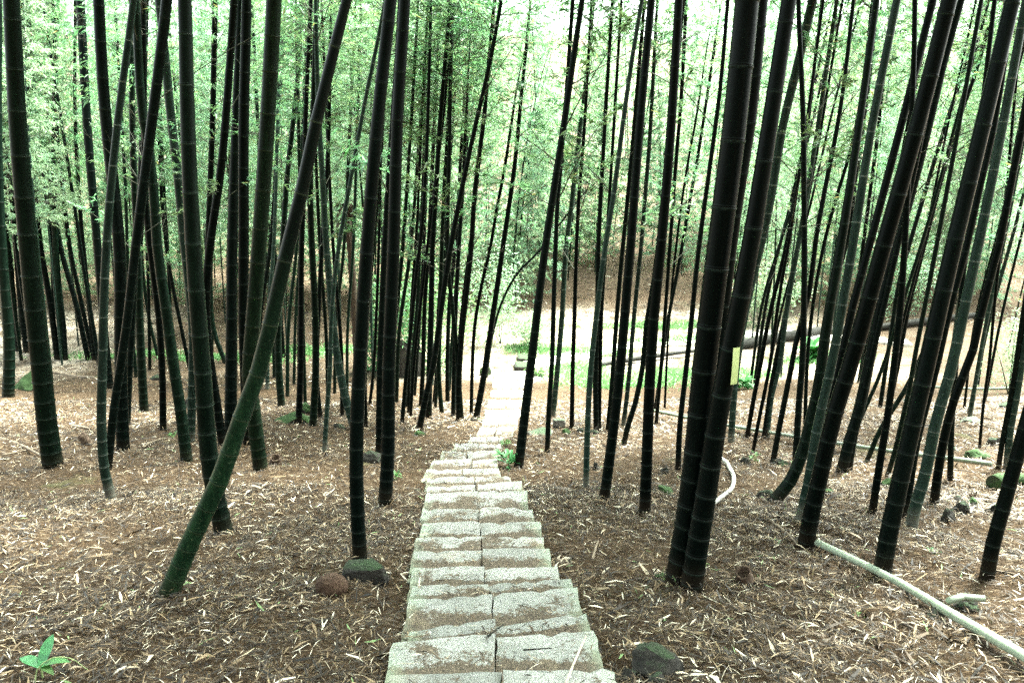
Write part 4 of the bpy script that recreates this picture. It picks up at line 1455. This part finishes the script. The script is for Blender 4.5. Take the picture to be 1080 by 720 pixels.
rock('rock', 197, 430, 12, 11, M_ROCK, 'dark rock left of the powdery foot in the left grove', 34, 0.25)
rock('rock', 163, 401, 14, 9, M_ROCK, 'black rock at the top of the bare litter in the left grove', 35, 0.25)
rock('rock', 512, 396, 12, 13, M_MOSS, 'dark green mossy block left of the lower path beside the clearing', 36, 0.2, 0.3)
rock('rock', 810, 527, 22, 12, M_ROCK, 'lumpy rock in front of the sweeping knee-like foot', 37, 0.3)
rock('rock', 1004, 476, 20, 10, M_ROCK, 'dark rock beside the upright stem behind the pale powdery bamboo', 38, 0.3)
rock('rock', 430, 398, 30, 62, M_ROCK, 'tall dark mossy boulder behind the slim cluster left of the path', 39, 0.3, 0.2, 0.7)

# ------------------------------------------------------------------ stumps, poles, logs, sticks
def up_stump(px, py, w, h, mat, label, seed, tilt=(0, 0, 0)):
    p = hit_ground(px, py)
    m = (p - CAM).dot(FW) / F
    r, H = w * m * 0.5, h * m
    n = 20
    rr = random.Random(seed)
    o = empty('bamboo_stump', p)
    o.rotation_euler = tuple(math.radians(a) for a in tilt)
    tag(o, label, 'stump')
    bm = bmesh.new()
    rings = []
    prof = [(-0.05, 1.1), (0.0, 1.1), (H * 0.30, 1.02), (H * 0.36, 1.08), (H * 0.42, 1.0), (H * 0.75, 0.98), (H, 0.96), (H, 0.78), (H * 0.45, 0.76)]
    jag = [rr.uniform(0.86, 1.04) for _ in range(n)]
    for z, s in prof:
        R = []
        for k in range(n):
            a = 2 * math.pi * k / n
            zz = z * jag[k] if z > H * 0.9 else z
            R.append(bm.verts.new((math.cos(a) * r * s, math.sin(a) * r * s, zz)))
        rings.append(R)
    for A, B in zip(rings, rings[1:]):
        for k in range(n):
            bm.faces.new((A[k], A[(k + 1) % n], B[(k + 1) % n], B[k]))
    bm.faces.new(rings[-1])
    for f in bm.faces:
        f.smooth = True
    me = bpy.data.meshes.new('stump_wall')
    bm.to_mesh(me)
    bm.free()
    link_mesh('stump_wall', me, mat, o)
    bm = bmesh.new()
    for k in range(9):
        a = 2 * math.pi * k / 9 + rr.uniform(-.2, .2)
        L = r * rr.uniform(0.7, 1.6)
        q = [Vector((math.cos(a) * r * 0.8, math.sin(a) * r * 0.8, H * 0.15)), Vector((math.cos(a) * (r + L * 0.5), math.sin(a) * (r + L * 0.5), H * 0.03)), Vector((math.cos(a) * (r + L), math.sin(a) * (r + L), -0.02))]
        sdv = Vector((-math.sin(a), math.cos(a), 0))
        prev = None
        for i, c in enumerate(q):
            rd = r * 0.13 * (1 - i * 0.28)
            R = [bm.verts.new(c + sdv * rd), bm.verts.new(c + Vector((0, 0, rd))), bm.verts.new(c - sdv * rd), bm.verts.new(c - Vector((0, 0, rd)))]
            if prev:
                for j in range(4):
                    bm.faces.new((prev[j], prev[(j + 1) % 4], R[(j + 1) % 4], R[j]))
            prev = R
    me = bpy.data.meshes.new('roots')
    bm.to_mesh(me)
    bm.free()
    link_mesh('roots', me, M_STICK, o)
    return o


up_stump(786, 612, 17, 17, M_BROWNSTUMP, 'squat brown hollow bamboo stump on the litter right of the tagged bamboo', 1, (25, -20, 0))
up_stump(93, 469, 9, 14, M_BROWNSTUMP, 'short brown tilted stump right of the thick bamboo at the left edge', 2, (10, -22, 0))
up_stump(291, 488, 11, 10, M_BROWNSTUMP, 'small dark cut stump with an open top, left of the two thick bamboos', 3, (30, 10, 0))
up_stump(628, 495, 4.5, 8, M_LOG, 'tiny black stub standing beside the slender ringed grey bamboo', 4)
up_stump(701, 500, 8, 6, M_LOG, 'black stub behind the green mossy stone right of the steps', 5)


def ground_path(pts, lift):
    return [hit_ground(px, py, lift) for px, py in pts]


def tube_obj(name, P, R, mat, label, cat, sides=10, group=None, wob=0.0, seed=0, step=0.05):
    rr = random.Random(seed)
    o0 = P[0].copy()
    pts, rad = catmull([p - o0 for p in P], R, step)
    V, fcs = [], []
    pn = Vector((0.13, 0.2, 1))
    for i, (p, r) in enumerate(zip(pts, rad)):
        t = (pts[min(i + 1, len(pts) - 1)] - pts[max(0, i - 1)]).normalized()
        a = (pn - t * pn.dot(t)).normalized()
        c = t.cross(a)
        for k in range(sides):
            an = 2 * math.pi * k / sides
            V.append(p + (a * math.cos(an) + c * math.sin(an)) * r * (1 + rr.uniform(-wob, wob)))
    for i in range(len(pts) - 1):
        for k in range(sides):
            fcs.append((i * sides + k, i * sides + (k + 1) % sides, (i + 1) * sides + (k + 1) % sides, (i + 1) * sides + k))
    me = bpy.data.meshes.new(name)
    ends = [tuple(reversed(range(sides))), tuple(range((len(pts) - 1) * sides, len(pts) * sides))]
    me.from_pydata([tuple(v) for v in V], [], fcs + ends)
    for f in me.polygons:
        f.use_smooth = len(f.vertices) == 4
    o = link_mesh(name, me, mat)
    o.location = o0
    tag(o, label, cat, group)
    return o


def lying_culm(pts, widths, lift, mat, label, name='bamboo_pole', seed=0, cat='bamboo pole'):
    P = ground_path(pts, lift)
    R = [0.5 * w * (p - CAM).dot(FW) / F for p, w in zip(P, widths)]
    o0 = P[0].copy()
    me = culm_mesh([p - o0 for p in P], R, 14, node0=0.3, node_k=0.0, node_max=0.33, seed=seed, flare=False, rise=1.0)
    o = link_mesh(name, me, mat)
    o.location = o0
    tag(o, label, cat)
    return o


lying_culm([(862, 572), (905, 592), (945, 612), (1000, 645), (1045, 671), (1100, 703)], [7.5, 8, 8.5, 10.5, 11.5, 13], 0.05, M_CUT, 'long pale green bamboo pole lying on the litter towards the lower right corner')
lying_culm([(1001, 633), (1015, 629), (1039, 631)], [7, 7.5, 7], 0.08, M_CUT, 'short green bamboo cane lying on a dark clod above the long fallen pole', 'bamboo_cane', 3, 'bamboo cane')
lying_culm([(690, 433), (760, 447), (850, 462), (895, 469), (950, 477), (1000, 483), (1046, 489)], [3.2, 3.5, 3.8, 4.2, 4.6, 5.2, 5.4], 0.10, M_CUT, 'thin weathered bamboo rail lying across the right-hand stand', 'bamboo_rail', 5, 'bamboo rail')
lying_culm([(985, 408), (1030, 410), (1075, 409)], [2.4, 2.6, 2.6], 0.12, M_CUT, 'thin pale cane lying across the far right litter', 'bamboo_cane', 6, 'bamboo cane')
P = ground_path([(752, 531), (763, 522), (772, 514), (774, 504), (770, 494), (760, 483), (750, 478)], 0.03)
tube_obj('water_pipe', P, [0.5 * 4.3 * (p - CAM).dot(FW) / F for p in P], M_HOSE, 'white curved plastic water pipe coming out of the litter behind the tagged bamboo', 'pipe', 12)


def log(pts, widths, mat, label, seed, name='fallen_log', cat='log', lift=0.12):
    P = ground_path(pts, lift)
    R = [0.5 * w * (p - CAM).dot(FW) / F for p, w in zip(P, widths)]
    return tube_obj(name, P, R, mat, label, cat, 14, None, 0.09, seed, 0.12)


log([(630, 385), (660, 380), (700, 374), (738, 369)], [4, 5, 4.5, 3], M_LOG, 'dark fallen log lying at the grassy edge of the clearing behind the thick bamboos', 1)
log([(770, 366), (800, 360), (840, 353), (880, 348), (905, 346)], [9, 11, 10.5, 9, 7], M_LOG, 'thick dark fallen log across the bright clearing right of the tagged bamboo', 2)
log([(925, 345), (955, 341), (985, 337), (1040, 331)], [6, 7, 7, 5], M_LOG, 'dark log on the bank behind the thick bamboo over the pole', 3)
log([(1048, 509), (1066, 506), (1092, 508)], [17, 17, 15], M_MOSS, 'mossy green log lying at the right edge', 4, lift=0.05)


def stick(pts, w, mat, label, seed, lift=0.02):
    P = ground_path(pts, lift)
    R = [0.5 * w * (p - CAM).dot(FW) / F * (1 - 0.4 * i / (len(P) - 1)) for i, p in enumerate(P)]
    return tube_obj('stick', P, R, mat, label, 'stick', 7, 'sticks lying on the ground', 0.12, seed)


stick([(-4, 461), (22, 469), (47, 482)], 3.5, M_STICK, 'dark stick pointing at the thick bamboo at the left edge', 1)
stick([(2, 480), (30, 474), (50, 470)], 2, M_STICK, 'thinner stick crossing the dark one at the left edge', 2)
stick([(55, 392), (75, 396), (100, 398)], 4, M_STICK, 'grey branch lying uphill of the thick leftmost bamboo', 3)
stick([(75, 449), (85, 450), (95, 452)], 3.5, M_STICK, 'short piece of wood above the brown tilted stump', 4)
stick([(150, 472), (163, 465), (172, 462)], 3, M_STICK, 'crooked twig left of the green leafy tuft', 5)
stick([(58, 545), (80, 549), (108, 552)], 2.2, M_STICK, 'slender twig on the litter below the hooked-foot bamboo', 6)
stick([(302, 602), (318, 614), (334, 622)], 2.2, M_STICK, 'twig leaning towards the round brown stone', 7)
stick([(625, 590), (628, 578), (631, 570)], 3, M_STICK, 'dark splinter sticking up right of the steps', 8, 0.05)
stick([(870, 545), (900, 538), (925, 529)], 2.2, M_STICK, 'thin twig stretching between the two thick right-hand bamboos', 9)
stick([(812, 548), (830, 562), (842, 575)], 3, M_STICK, 'root-like stick running down to the fallen pole', 10)
stick([(1012, 440), (1030, 446), (1060, 455)], 1.8, M_STICK, 'long thin stick on the open litter at the far right', 11)
stick([(492, 442), (502, 443), (512, 444)], 2.2, M_LOG, 'black stick lying beside the lower stone path', 12)
stick([(1040, 600), (1060, 603), (1080, 608)], 2.4, M_STICK, 'twig in the lower right corner above the fallen pole', 13)
stick([(700, 434), (720, 437), (738, 441)], 3, M_STICK, 'branch lying behind the thickest bamboo near the clearing', 14)
# sticks on the treads
for pts, w, mt, lb in (([(596, 722), (606, 697), (618, 671)], 3.2, M_PALESTICK, 'bleached straight stick lying down the nearest right-hand slabs'),
                       ([(514, 671), (523, 664), (531, 658)], 2.2, M_LOG, 'short black twig across the joint of the near slabs'),
                       ([(552, 685), (566, 684), (582, 683)], 1.8, M_LOG, 'thin dark twig on a near right-hand slab'),
                       ([(452, 684), (458, 689), (464, 694)], 2.4, M_STICK, 'brown sliver of bark on a near left-hand slab'),
                       ([(442, 619), (442, 614), (443, 609)], 2.6, M_PALESTICK, 'pale splinter at the left end of a slab')):
    stick(pts, w, mt, lb, 20, 0.095)

# ------------------------------------------------------------------ tag on the thick black bamboo
def hang_tag():
    base = hit_ground(729, 620)
    P0 = hit_depth(773.5, 364, base.y)
    P1 = hit_depth(770.5, 402, base.y)
    w = 8.2 * (P0 - CAM).dot(FW) / F * 0.5
    y = base.y - 0.075
    c0 = Vector((P0.x, y, P0.z))
    c1 = Vector((P1.x, y, P1.z))
    bm = bmesh.new()
    N = 8
    F1, B1 = [], []
    for i in range(N + 1):
        t = i / N
        c = c0.lerp(c1, t) + Vector((0, -0.006 * math.sin(t * 3.1), 0))
        for s in (-1, 1):
            F1.append(bm.verts.new(c + Vector((s * w, 0.012 * (s + 1), 0)) - c0))
            B1.append(bm.verts.new(c + Vector((s * w, 0.012 * (s + 1) + 0.0012, 0)) - c0))
    for i in range(N):
        a = 2 * i
        bm.faces.new((F1[a], F1[a + 1], F1[a + 3], F1[a + 2]))
        bm.faces.new((B1[a], B1[a + 2], B1[a + 3], B1[a + 1]))
        bm.faces.new((F1[a], F1[a + 2], B1[a + 2], B1[a]))
        bm.faces.new((F1[a + 1], B1[a + 1], B1[a + 3], F1[a + 3]))
    bm.faces.new((F1[0], B1[0], B1[1], F1[1]))
    bm.faces.new((F1[-2], F1[-1], B1[-1], B1[-2]))
    bmesh.ops.recalc_face_normals(bm, faces=bm.faces)
    me = bpy.data.meshes.new('paper_tag')
    bm.to_mesh(me)
    bm.free()
    o = link_mesh('paper_tag', me, M_TAG)
    o.location = c0
    tag(o, 'pale yellow green tag strip stuck on a thick black bamboo', 'tag')


hang_tag()


# ------------------------------------------------------------------ herbs, ferns, bushes, grass
def blade_mesh(name, specs, mat, parent=None):
    """specs: list of (base, yaw, elevation, length, width, droop); broad leaves of 6 cross sections, folded along the rib"""
    V, Fc, T = [], [], []
    for base, yaw, el, L, W, droop in specs:
        d = np.array([math.cos(yaw) * math.cos(el), math.sin(yaw) * math.cos(el), math.sin(el)])
        s = np.array([-math.sin(yaw), math.cos(yaw), 0.0])
        b0 = len(V)
        K = 6
        for k in range(K + 1):
            t = k / K
            c = np.array(base) + d * L * t + np.array([0, 0, -droop * L * t * t])
            w = W * 0.5 * (math.sin(math.pi * min(1, 0.12 + t * 0.88)) ** 0.8 + 0.02)
            V += [c - s * w + np.array([0, 0, w * 0.35]), c, c + s * w + np.array([0, 0, w * 0.35])]
        for k in range(K):
            a = b0 + 3 * k
            Fc += [(a, a + 1, a + 4, a + 3), (a + 1, a + 2, a + 5, a + 4)]
            tn = random.random() * 0.9
            T += [tn, tn]
    me = mesh_np(name, np.array(V), np.array(Fc), smooth=True, fattr={'tone': T})
    return link_mesh(name, me, mat, parent)


def stem_tube(P, r0, r1, mat, name, parent):
    pts, rad = catmull(P, [r0 + (r1 - r0) * i / (len(P) - 1) for i in range(len(P))], 0.03)
    V, fcs = [], []
    for i, (p, r) in enumerate(zip(pts, rad)):
        t = (pts[min(i + 1, len(pts) - 1)] - pts[max(0, i - 1)]).normalized()
        a = t.cross(Vector((0.31, 0.9, 0.2))).normalized()
        c = t.cross(a)
        for k in range(6):
            V.append(p + (a * math.cos(k * 1.047) + c * math.sin(k * 1.047)) * r)
    for i in range(len(pts) - 1):
        for k in range(6):
            fcs.append((i * 6 + k, i * 6 + (k + 1) % 6, i * 6 + 6 + (k + 1) % 6, i * 6 + 6 + k))
    me = mesh_np(name, np.array([tuple(v) for v in V]), np.array(fcs))
    return link_mesh(name, me, mat, parent)


M_STEM = mat_simple('green stem', [(0.3, (0.16, 0.25, 0.08)), (0.7, (0.35, 0.42, 0.2))], 20, 0.6)
p = hit_ground(44, 714)
s = (p - CAM).dot(FW) / F
pl = empty('seedling', p)
tag(pl, 'bright green broad leaved seedling in the lower left corner', 'plant')
top = Vector((0, 0, 12 * s))
stem_tube([Vector((0, 0, -0.02)), Vector((0.004, 0, 6 * s)), top], 0.005, 0.003, M_STEM, 'stem', pl)
for yw, el, L, W, dr in ((1.45, 0.85, 0.15, 0.055, 0.1), (2.9, 0.5, 0.12, 0.055, 0.25), (0.15, 0.45, 0.14, 0.045, 0.35), (-0.5, 0.3, 0.1, 0.035, 0.35)):
    blade_mesh('leaf', [(tuple(top), yw, el, L, W, dr)], M_HERB, pl)
stem_tube([Vector((0.0, -0.05, -0.01)), Vector((0.005, -0.03, 14 * s)), Vector((16 * s, -0.01, 25 * s)), Vector((32 * s, 0.0, 23 * s)), Vector((46 * s, 0.02, 6 * s))], 0.0032, 0.0015, M_STEM, 'runner', pl)


def tuft(px, py, w, h, n, label, cat='plant', name='leafy_plant', mat=None, ratio=0.28, seed=0):
    rr = random.Random(seed)
    p = hit_ground(px, py)
    s = (p - CAM).dot(FW) / F
    o = empty(name, p)
    tag(o, label, cat)
    sp = []
    H = h * s
    W = w * s
    for k in range(n):
        yw = rr.uniform(0, 6.28)
        L = H * rr.uniform(0.35, 0.75)
        rad = W * 0.28 * math.sqrt(rr.random())
        b = (math.cos(yw) * rad, math.sin(yw) * rad, H * rr.uniform(0.02, 0.5))
        sp.append((b, yw + rr.gauss(0, 0.7), rr.uniform(0.2, 1.1), L, L * ratio, rr.uniform(0.1, 0.6)))
    blade_mesh('foliage', sp, mat or M_HERB, o)
    for k in range(3):
        stem_tube([Vector((0, 0, -0.02)), Vector((rr.uniform(-.1, .1) * W, rr.uniform(-.1, .1) * W, H * 0.3)), Vector((rr.uniform(-.25, .25) * W, rr.uniform(-.25, .25) * W, H * 0.6))], 0.004, 0.002, M_STEM, 'stem', o)
    return o


tuft(536, 492, 15, 26, 26, 'green fern at the foot of the black bamboo at the edge of the steps', 'fern', 'fern', seed=1)
tuft(533, 470, 10, 12, 16, 'small fern above the larger one at the edge of the steps', 'fern', 'fern', seed=2)
tuft(183, 461, 14, 8, 18, 'green leafy tuft left of the slanting green bamboo', seed=3)
tuft(985, 584, 16, 8, 16, 'little green weed on the litter above the fallen pole', seed=4)
tuft(796, 486, 14, 12, 16, 'green weed beside a black clod beyond the white pipe', seed=5)
tuft(418, 505, 7, 13, 14, 'small green sprout at the foot of the thick bamboo nearest the steps', seed=6)
tuft(783, 410, 22, 20, 60, 'green bush at the clearing edge just right of the tagged bamboo', 'bush', 'bush', ratio=0.4, seed=7)
tuft(856, 380, 16, 28, 70, 'light green bush in front of the thick log on the clearing', 'bush', 'bush', ratio=0.4, seed=8)
tuft(568, 398, 14, 14, 40, 'dark green herb behind the black bamboo by the bright path', 'bush', 'bush', ratio=0.4, seed=9)
tuft(700, 612, 9, 6, 12, 'small green sprout left of the thickest bamboo foot', seed=10)
tuft(745, 596, 5, 4, 8, 'tiny green sprout right of the tagged bamboo foot', seed=11)
tuft(905, 648, 14, 5, 8, 'pale green leaf scrap on the litter below the fallen pole', seed=12)
tuft(125, 462, 3, 3, 5, 'tiny green shoot behind the hooked-foot bamboo', seed=13)
tuft(375, 470, 10, 9, 14, 'small weed behind the thick stem over the two stones', seed=14)


def patch(points, spread, n, hmin, hmax, name, label, cat, mat, width=0.022):
    V, Fc, T = [], [], []
    P, yaw, pit, rol, L, W = [], [], [], [], [], []
    for (cx, cy, rx, ry) in points:
        m = int(n * rx * ry)
        for _ in range(m):
            x, y = cx + random.gauss(0, rx * 0.5), cy + random.gauss(0, ry * 0.5)
            P.append((x, y, gz(x, y)))
    P = np.array(P)
    m = len(P)
    L = rng.uniform(hmin, hmax, m)
    P[:, 2] += L * 0.4
    v, f, t = leaf_strips(P, rng.uniform(0, 6.28, m), rng.uniform(0.3, 1.4, m), rng.normal(0, 0.6, m), L, np.full(m, width), rng.normal(0.3, 0.2, m), rng.random(m) * 0.95)
    o = link_mesh(name, mesh_np(name, v, f, smooth=False, fattr={'tone': t}), mat)
    tag(o, label, cat, kind='stuff')
    return o


pts = []
for px, py, rx, ry in ((608, 392, 1.0, 1.4), (640, 405, 1.1, 1.2), (618, 372, 1.6, 0.7), (715, 395, 1.2, 1.0), (690, 405, 0.8, 0.6), (720, 360, 2.0, 0.5), (790, 395, 0.8, 0.8), (870, 380, 1.5, 0.6), (560, 368, 0.9, 0.8), (700, 345, 3.0, 0.5), (235, 378, 2.4, 0.5), (130, 376, 2.0, 0.4), (340, 372, 1.6, 0.6)):
    g = hit_ground(px, py)
    pts.append((g.x, g.y, rx, ry))
patch(pts, 0, 1500, 0.06, 0.2, 'grass', 'bright green grass growing in patches on the pale clearing', 'grass', M_GRASS)


def bush_obj(px, py, w, h, n, label, seed, mat=M_LEAF_FAR, leaf=0.13, group=None):
    """A shrub with stems and many leaves through its volume"""
    r = np.random.default_rng(seed)
    p = hit_ground(px, py)
    s = (p - CAM).dot(FW) / F
    W, H = w * s * 0.5, h * s
    o = empty('shrub', p)
    tag(o, label, 'shrub', group)
    cl = r.normal(0, 1, (max(6, n // 120), 3)) * np.array([W * 0.5, W * 0.4, H * 0.24]) + np.array([0, 0, H * 0.5])
    ci = r.integers(0, len(cl), n)
    P = cl[ci] + r.normal(0, 1, (n, 3)) * np.array([W * 0.2, W * 0.2, H * 0.13])
    P[:, 2] = np.abs(P[:, 2])
    v, f, t = leaf_strips(P, r.uniform(0, 6.28, n), r.normal(-0.3, 0.5, n), r.normal(0, 0.7, n), r.uniform(0.6, 1.3, n) * leaf, r.uniform(0.25, 0.4, n) * leaf, r.normal(0.2, 0.2, n), r.random(n))
    link_mesh('foliage', mesh_np('foliage', v, f, smooth=False, fattr={'tone': t}), mat, o)
    for k in range(5):
        c = Vector(cl[k % len(cl)])
        stem_tube([Vector((0, 0, -0.05)), c * 0.5 + Vector((0, 0, 0.05)), c], 0.014, 0.006, M_TWIG, 'stem', o)
    return o


bush_obj(560, 366, 60, 40, 3600, 'pale green shrub at the far end of the bright path', 1, leaf=0.085)
bush_obj(528, 362, 60, 90, 2600, 'tall light green shrub left of the far end of the path', 2, leaf=0.09)
bush_obj(455, 390, 90, 120, 4200, 'broad leafy shrub behind the slim cluster left of the path', 3, M_LEAF)
bush_obj(405, 392, 60, 100, 2600, 'leafy shrub behind the two thick bamboos left of the stairway', 4, M_LEAF)
bush_obj(1064, 415, 60, 110, 1500, 'pale leafy thicket at the far right edge', 5, leaf=0.075)
bush_obj(800, 345, 90, 60, 2600, 'pale leafy shrub on the bank behind the thick clearing log', 6)
bush_obj(958, 330, 90, 90, 2600, 'leafy shrub on the bank behind the leaning right-hand bamboos', 7)

def undergrowth():
    n = 60000
    x = rng.uniform(-30, 32, n)
    y = 31.2 + 8 * rng.random(n) ** 1.3
    ok = (np.sin(x * 0.8 + 1.2 * np.sin(y)) + np.sin(x * 0.37 + 2.0) > -0.9) & ~((y < 31.9) & (x > 0.5) & (x < 9)) & ~((y < 32.5) & (x < -4))
    x, y = x[ok], y[ok]
    n = len(x)
    P = np.stack([x, y, ground_z(x, y) + 1.5 * rng.random(n) ** 1.6], -1)
    v, f, t = leaf_strips(P, rng.uniform(0, 6.28, n), rng.normal(-0.2, 0.5, n), rng.normal(0, 0.7, n), rng.uniform(0.12, 0.26, n), rng.uniform(0.035, 0.07, n), rng.normal(0.2, 0.2, n), rng.random(n))
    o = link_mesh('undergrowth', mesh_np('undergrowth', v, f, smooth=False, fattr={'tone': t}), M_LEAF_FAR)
    tag(o, 'green leafy undergrowth covering the bank among the far bamboos', 'undergrowth', kind='stuff')


undergrowth()

# shaggy brown trunk behind the left bamboos
base = hit_ground(378, 402)
s = (base - CAM).dot(FW) / F
tr = empty('palm_trunk', base)
tag(tr, 'shaggy brown dead trunk with a ragged head behind the left thick bamboo', 'tree')
Hh = 185 * s
me_p = [Vector((0, 0, -0.1)), Vector((-0.02, 0, Hh * 0.3)), Vector((-0.05, 0, Hh * 0.7)), Vector((-0.08, 0, Hh))]
t1 = tube_obj('trunk', [base + q for q in me_p], [4 * s, 3.5 * s, 3.5 * s, 4.5 * s], M_PALM, None, None, 12, None, 0.14, 3, 0.08)
t1.parent = tr
t1.matrix_parent_inverse = Matrix.Translation(-base)
sp = []
for k in range(90):
    a = random.uniform(0, 6.28)
    sp.append(((-0.08 + math.cos(a) * 4 * s, math.sin(a) * 4 * s, Hh * random.uniform(0.86, 1.02)), a, random.uniform(-1.2, 0.7), random.uniform(8, 22) * s, 2.4 * s, 0.5))
blade_mesh('dead_fronds', sp, M_PALM, tr)

# ------------------------------------------------------------------ clearing: paved walk and low stone ledges
t = NT('pale paving')
g = t.n('ShaderNodeNewGeometry').outputs['Position']
nn = t.noise(6, 6, 0.7, g)
M_PAVE = t.done(t.bsdf(t.ramp(nn, [(0.3, (0.42, 0.40, 0.35)), (0.7, (0.62, 0.6, 0.54))]), 0.85, t.bump(nn, 0.4, 0.02), 0.3))


def paved_walk():
    bm = bmesh.new()
    ctrl = [hit_ground(548, 388), hit_ground(600, 379), hit_ground(660, 366), hit_ground(740, 359), hit_ground(800, 352), hit_ground(870, 358), hit_ground(960, 362)]
    ctrl = sorted(ctrl, key=lambda q: q.x)
    pts, _ = catmull(ctrl, [0] * len(ctrl), 0.55)
    rr = random.Random(4)
    for i in range(len(pts) - 1):
        a, b = pts[i], pts[i + 1]
        d = (b - a).normalized()
        nrm = Vector((-d.y, d.x, 0)).normalized()
        a2, b2 = a + d * 0.02, b - d * 0.03
        wd = 0.45 + rr.uniform(-0.06, 0.06)
        zz = (gz(a.x, a.y) + gz(b.x, b.y)) / 2 + 0.06 + rr.uniform(-.01, .01)
        q = [a2 - nrm * wd, b2 - nrm * wd, b2 + nrm * wd, a2 + nrm * wd]
        T = [bm.verts.new((v.x, v.y, zz)) for v in q]
        B = [bm.verts.new((v.x, v.y, zz - 0.2)) for v in q]
        bm.faces.new(T)
        for k in range(4):
            bm.faces.new((T[k], B[k], B[(k + 1) % 4], T[(k + 1) % 4]))
    bmesh.ops.recalc_face_normals(bm, faces=bm.faces)
    bmesh.ops.bevel(bm, geom=[e for e in bm.edges], offset=0.012, segments=2, affect='EDGES')
    me = bpy.data.meshes.new('paved_path')
    bm.to_mesh(me)
    bm.free()
    o = link_mesh('paved_path', me, M_PAVE)
    tag(o, 'pale paved walk crossing the clearing beyond the stairway', 'path', kind='structure')


paved_walk()


def ledge(px0, px1, py, hpx, label):
    a, b = hit_ground(px0, py), hit_ground(px1, py)
    s = (a - CAM).dot(FW) / F
    cx, cy = (a.x + b.x) / 2, (a.y + b.y) / 2
    bm = bmesh.new()
    bmesh.ops.create_cube(bm, size=1)
    H = hpx * s
    for v in bm.verts:
        v.co = Vector((v.co.x * (b.x - a.x), v.co.y * 0.7, v.co.z * H))
    bmesh.ops.subdivide_edges(bm, edges=bm.edges, cuts=4, use_grid_fill=True)
    rr = random.Random(int(px0))
    for v in bm.verts:
        v.co += Vector((rr.gauss(0, .008), rr.gauss(0, .008), rr.gauss(0, .006)))
    for f in bm.faces:
        f.smooth = True
    me = bpy.data.meshes.new('stone_ledge')
    bm.to_mesh(me)
    bm.free()
    o = link_mesh('stone_ledge', me, M_ROCK)
    o.location = (cx, cy + 0.35, gz(cx, cy) + H * 0.3)
    tag(o, label, 'stone')
    c = o.copy()
    return o


ledge(543, 561, 391, 5, 'low dark stone ledge beside the end of the bright path, nearer of two')
ledge(546, 560, 382, 4.5, 'low dark stone ledge behind the nearer one by the bright path')

# ------------------------------------------------------------------ litter heaped round the feet of the nearer bamboos, stones and stumps
fx, fy, fz = [], [], []
for (bx, by) in PLACED:
    if by > 12.5:
        continue
    for _ in range(70 if by < 8 else 40):
        a = random.uniform(0, 6.283)
        r = 0.07 + abs(random.gauss(0, 0.11))
        fx.append(bx + math.cos(a) * r)
        fy.append(by + math.sin(a) * r)
        fz.append(0.055 * math.exp(-(r / 0.14) ** 2))
for o in list(scene.objects):
    if o.parent is None and o.get('category') in ('rock', 'stone', 'stump') and o.location.y < 9 and 'brown stone' not in o['label']:
        rad = max(0.05, max(o.dimensions.x, o.dimensions.y) * 0.5)
        for _ in range(45):
            a = random.uniform(0, 6.283)
            r = rad * random.uniform(0.75, 1.35)
            fx.append(o.location.x + math.cos(a) * r)
            fy.append(o.location.y + math.sin(a) * r)
            fz.append(0.03 * (1.4 - r / rad))
fx, fy, fz = np.array(fx), np.array(fy), np.array(fz)
ok = ~stair_in(fx, fy, -0.01)
add_litter(fx[ok], fy[ok], fine_z(fx[ok], fy[ok]) + np.maximum(fz[ok], 0), 0.95, 0.4)
lit = link_mesh('leaf_litter', mesh_np('leaf_litter', np.concatenate(allv), np.concatenate(allf), smooth=False, fattr={'tone': np.concatenate(allt)}), M_LITTER)
tag(lit, 'dry straw coloured bamboo leaves and stalks strewn over the woodland floor', 'leaf litter', kind='stuff')


# ------------------------------------------------------------------ light
SUN_EL, SUN_AZ = math.radians(60), math.radians(48)   # veiled sun, high beyond the clearing to the right
w = bpy.data.worlds.new('World')
scene.world = w
w.use_nodes = True
nt = w.node_tree
bg = nt.nodes['Background']
sky = nt.nodes.new('ShaderNodeTexSky')
sky.sky_type = 'NISHITA'
sky.sun_disc = False
sky.sun_elevation = SUN_EL
sky.sun_rotation = SUN_AZ
sky.air_density = 1.0
sky.dust_density = 6.0
sky.ozone_density = 0.6
hs = nt.nodes.new('ShaderNodeHueSaturation')     # cloud veil: a paler sky
hs.inputs['Saturation'].default_value = 0.3
nt.links.new(sky.outputs[0], hs.inputs['Color'])
tint = nt.nodes.new('ShaderNodeMix')
tint.data_type = 'RGBA'
tint.blend_type = 'MULTIPLY'
tint.inputs[0].default_value = 1.0
tint.inputs[7].default_value = (0.92, 1.0, 0.93, 1)
nt.links.new(hs.outputs[0], tint.inputs[6])
nt.links.new(tint.outputs[2], bg.inputs[0])
bg.inputs[1].default_value = 0.15
sl = bpy.data.lights.new('sun', 'SUN')
sl.energy = 3.0
sl.angle = math.radians(12)
sl.color = (0.97, 1.0, 0.9)
so = bpy.data.objects.new('sun', sl)
COL.objects.link(so)
d = Vector((math.sin(SUN_AZ) * math.cos(SUN_EL), math.cos(SUN_AZ) * math.cos(SUN_EL), math.sin(SUN_EL)))
so.rotation_euler = (-d).to_track_quat('-Z', 'Y').to_euler()
so.location = (0, 0, 30)

scene.view_settings.view_transform = 'Standard'
scene.view_settings.look = 'None'
scene.view_settings.exposure = 3.7
scene.view_settings.gamma = 1.0
scene.render.engine = 'CYCLES'
cy = scene.cycles
cy.max_bounces = 6
cy.diffuse_bounces = 4
cy.glossy_bounces = 2
cy.transmission_bounces = 5
cy.use_denoising = False
cy.sample_clamp_indirect = 3.0
cy.caustics_reflective = False
cy.caustics_refractive = False
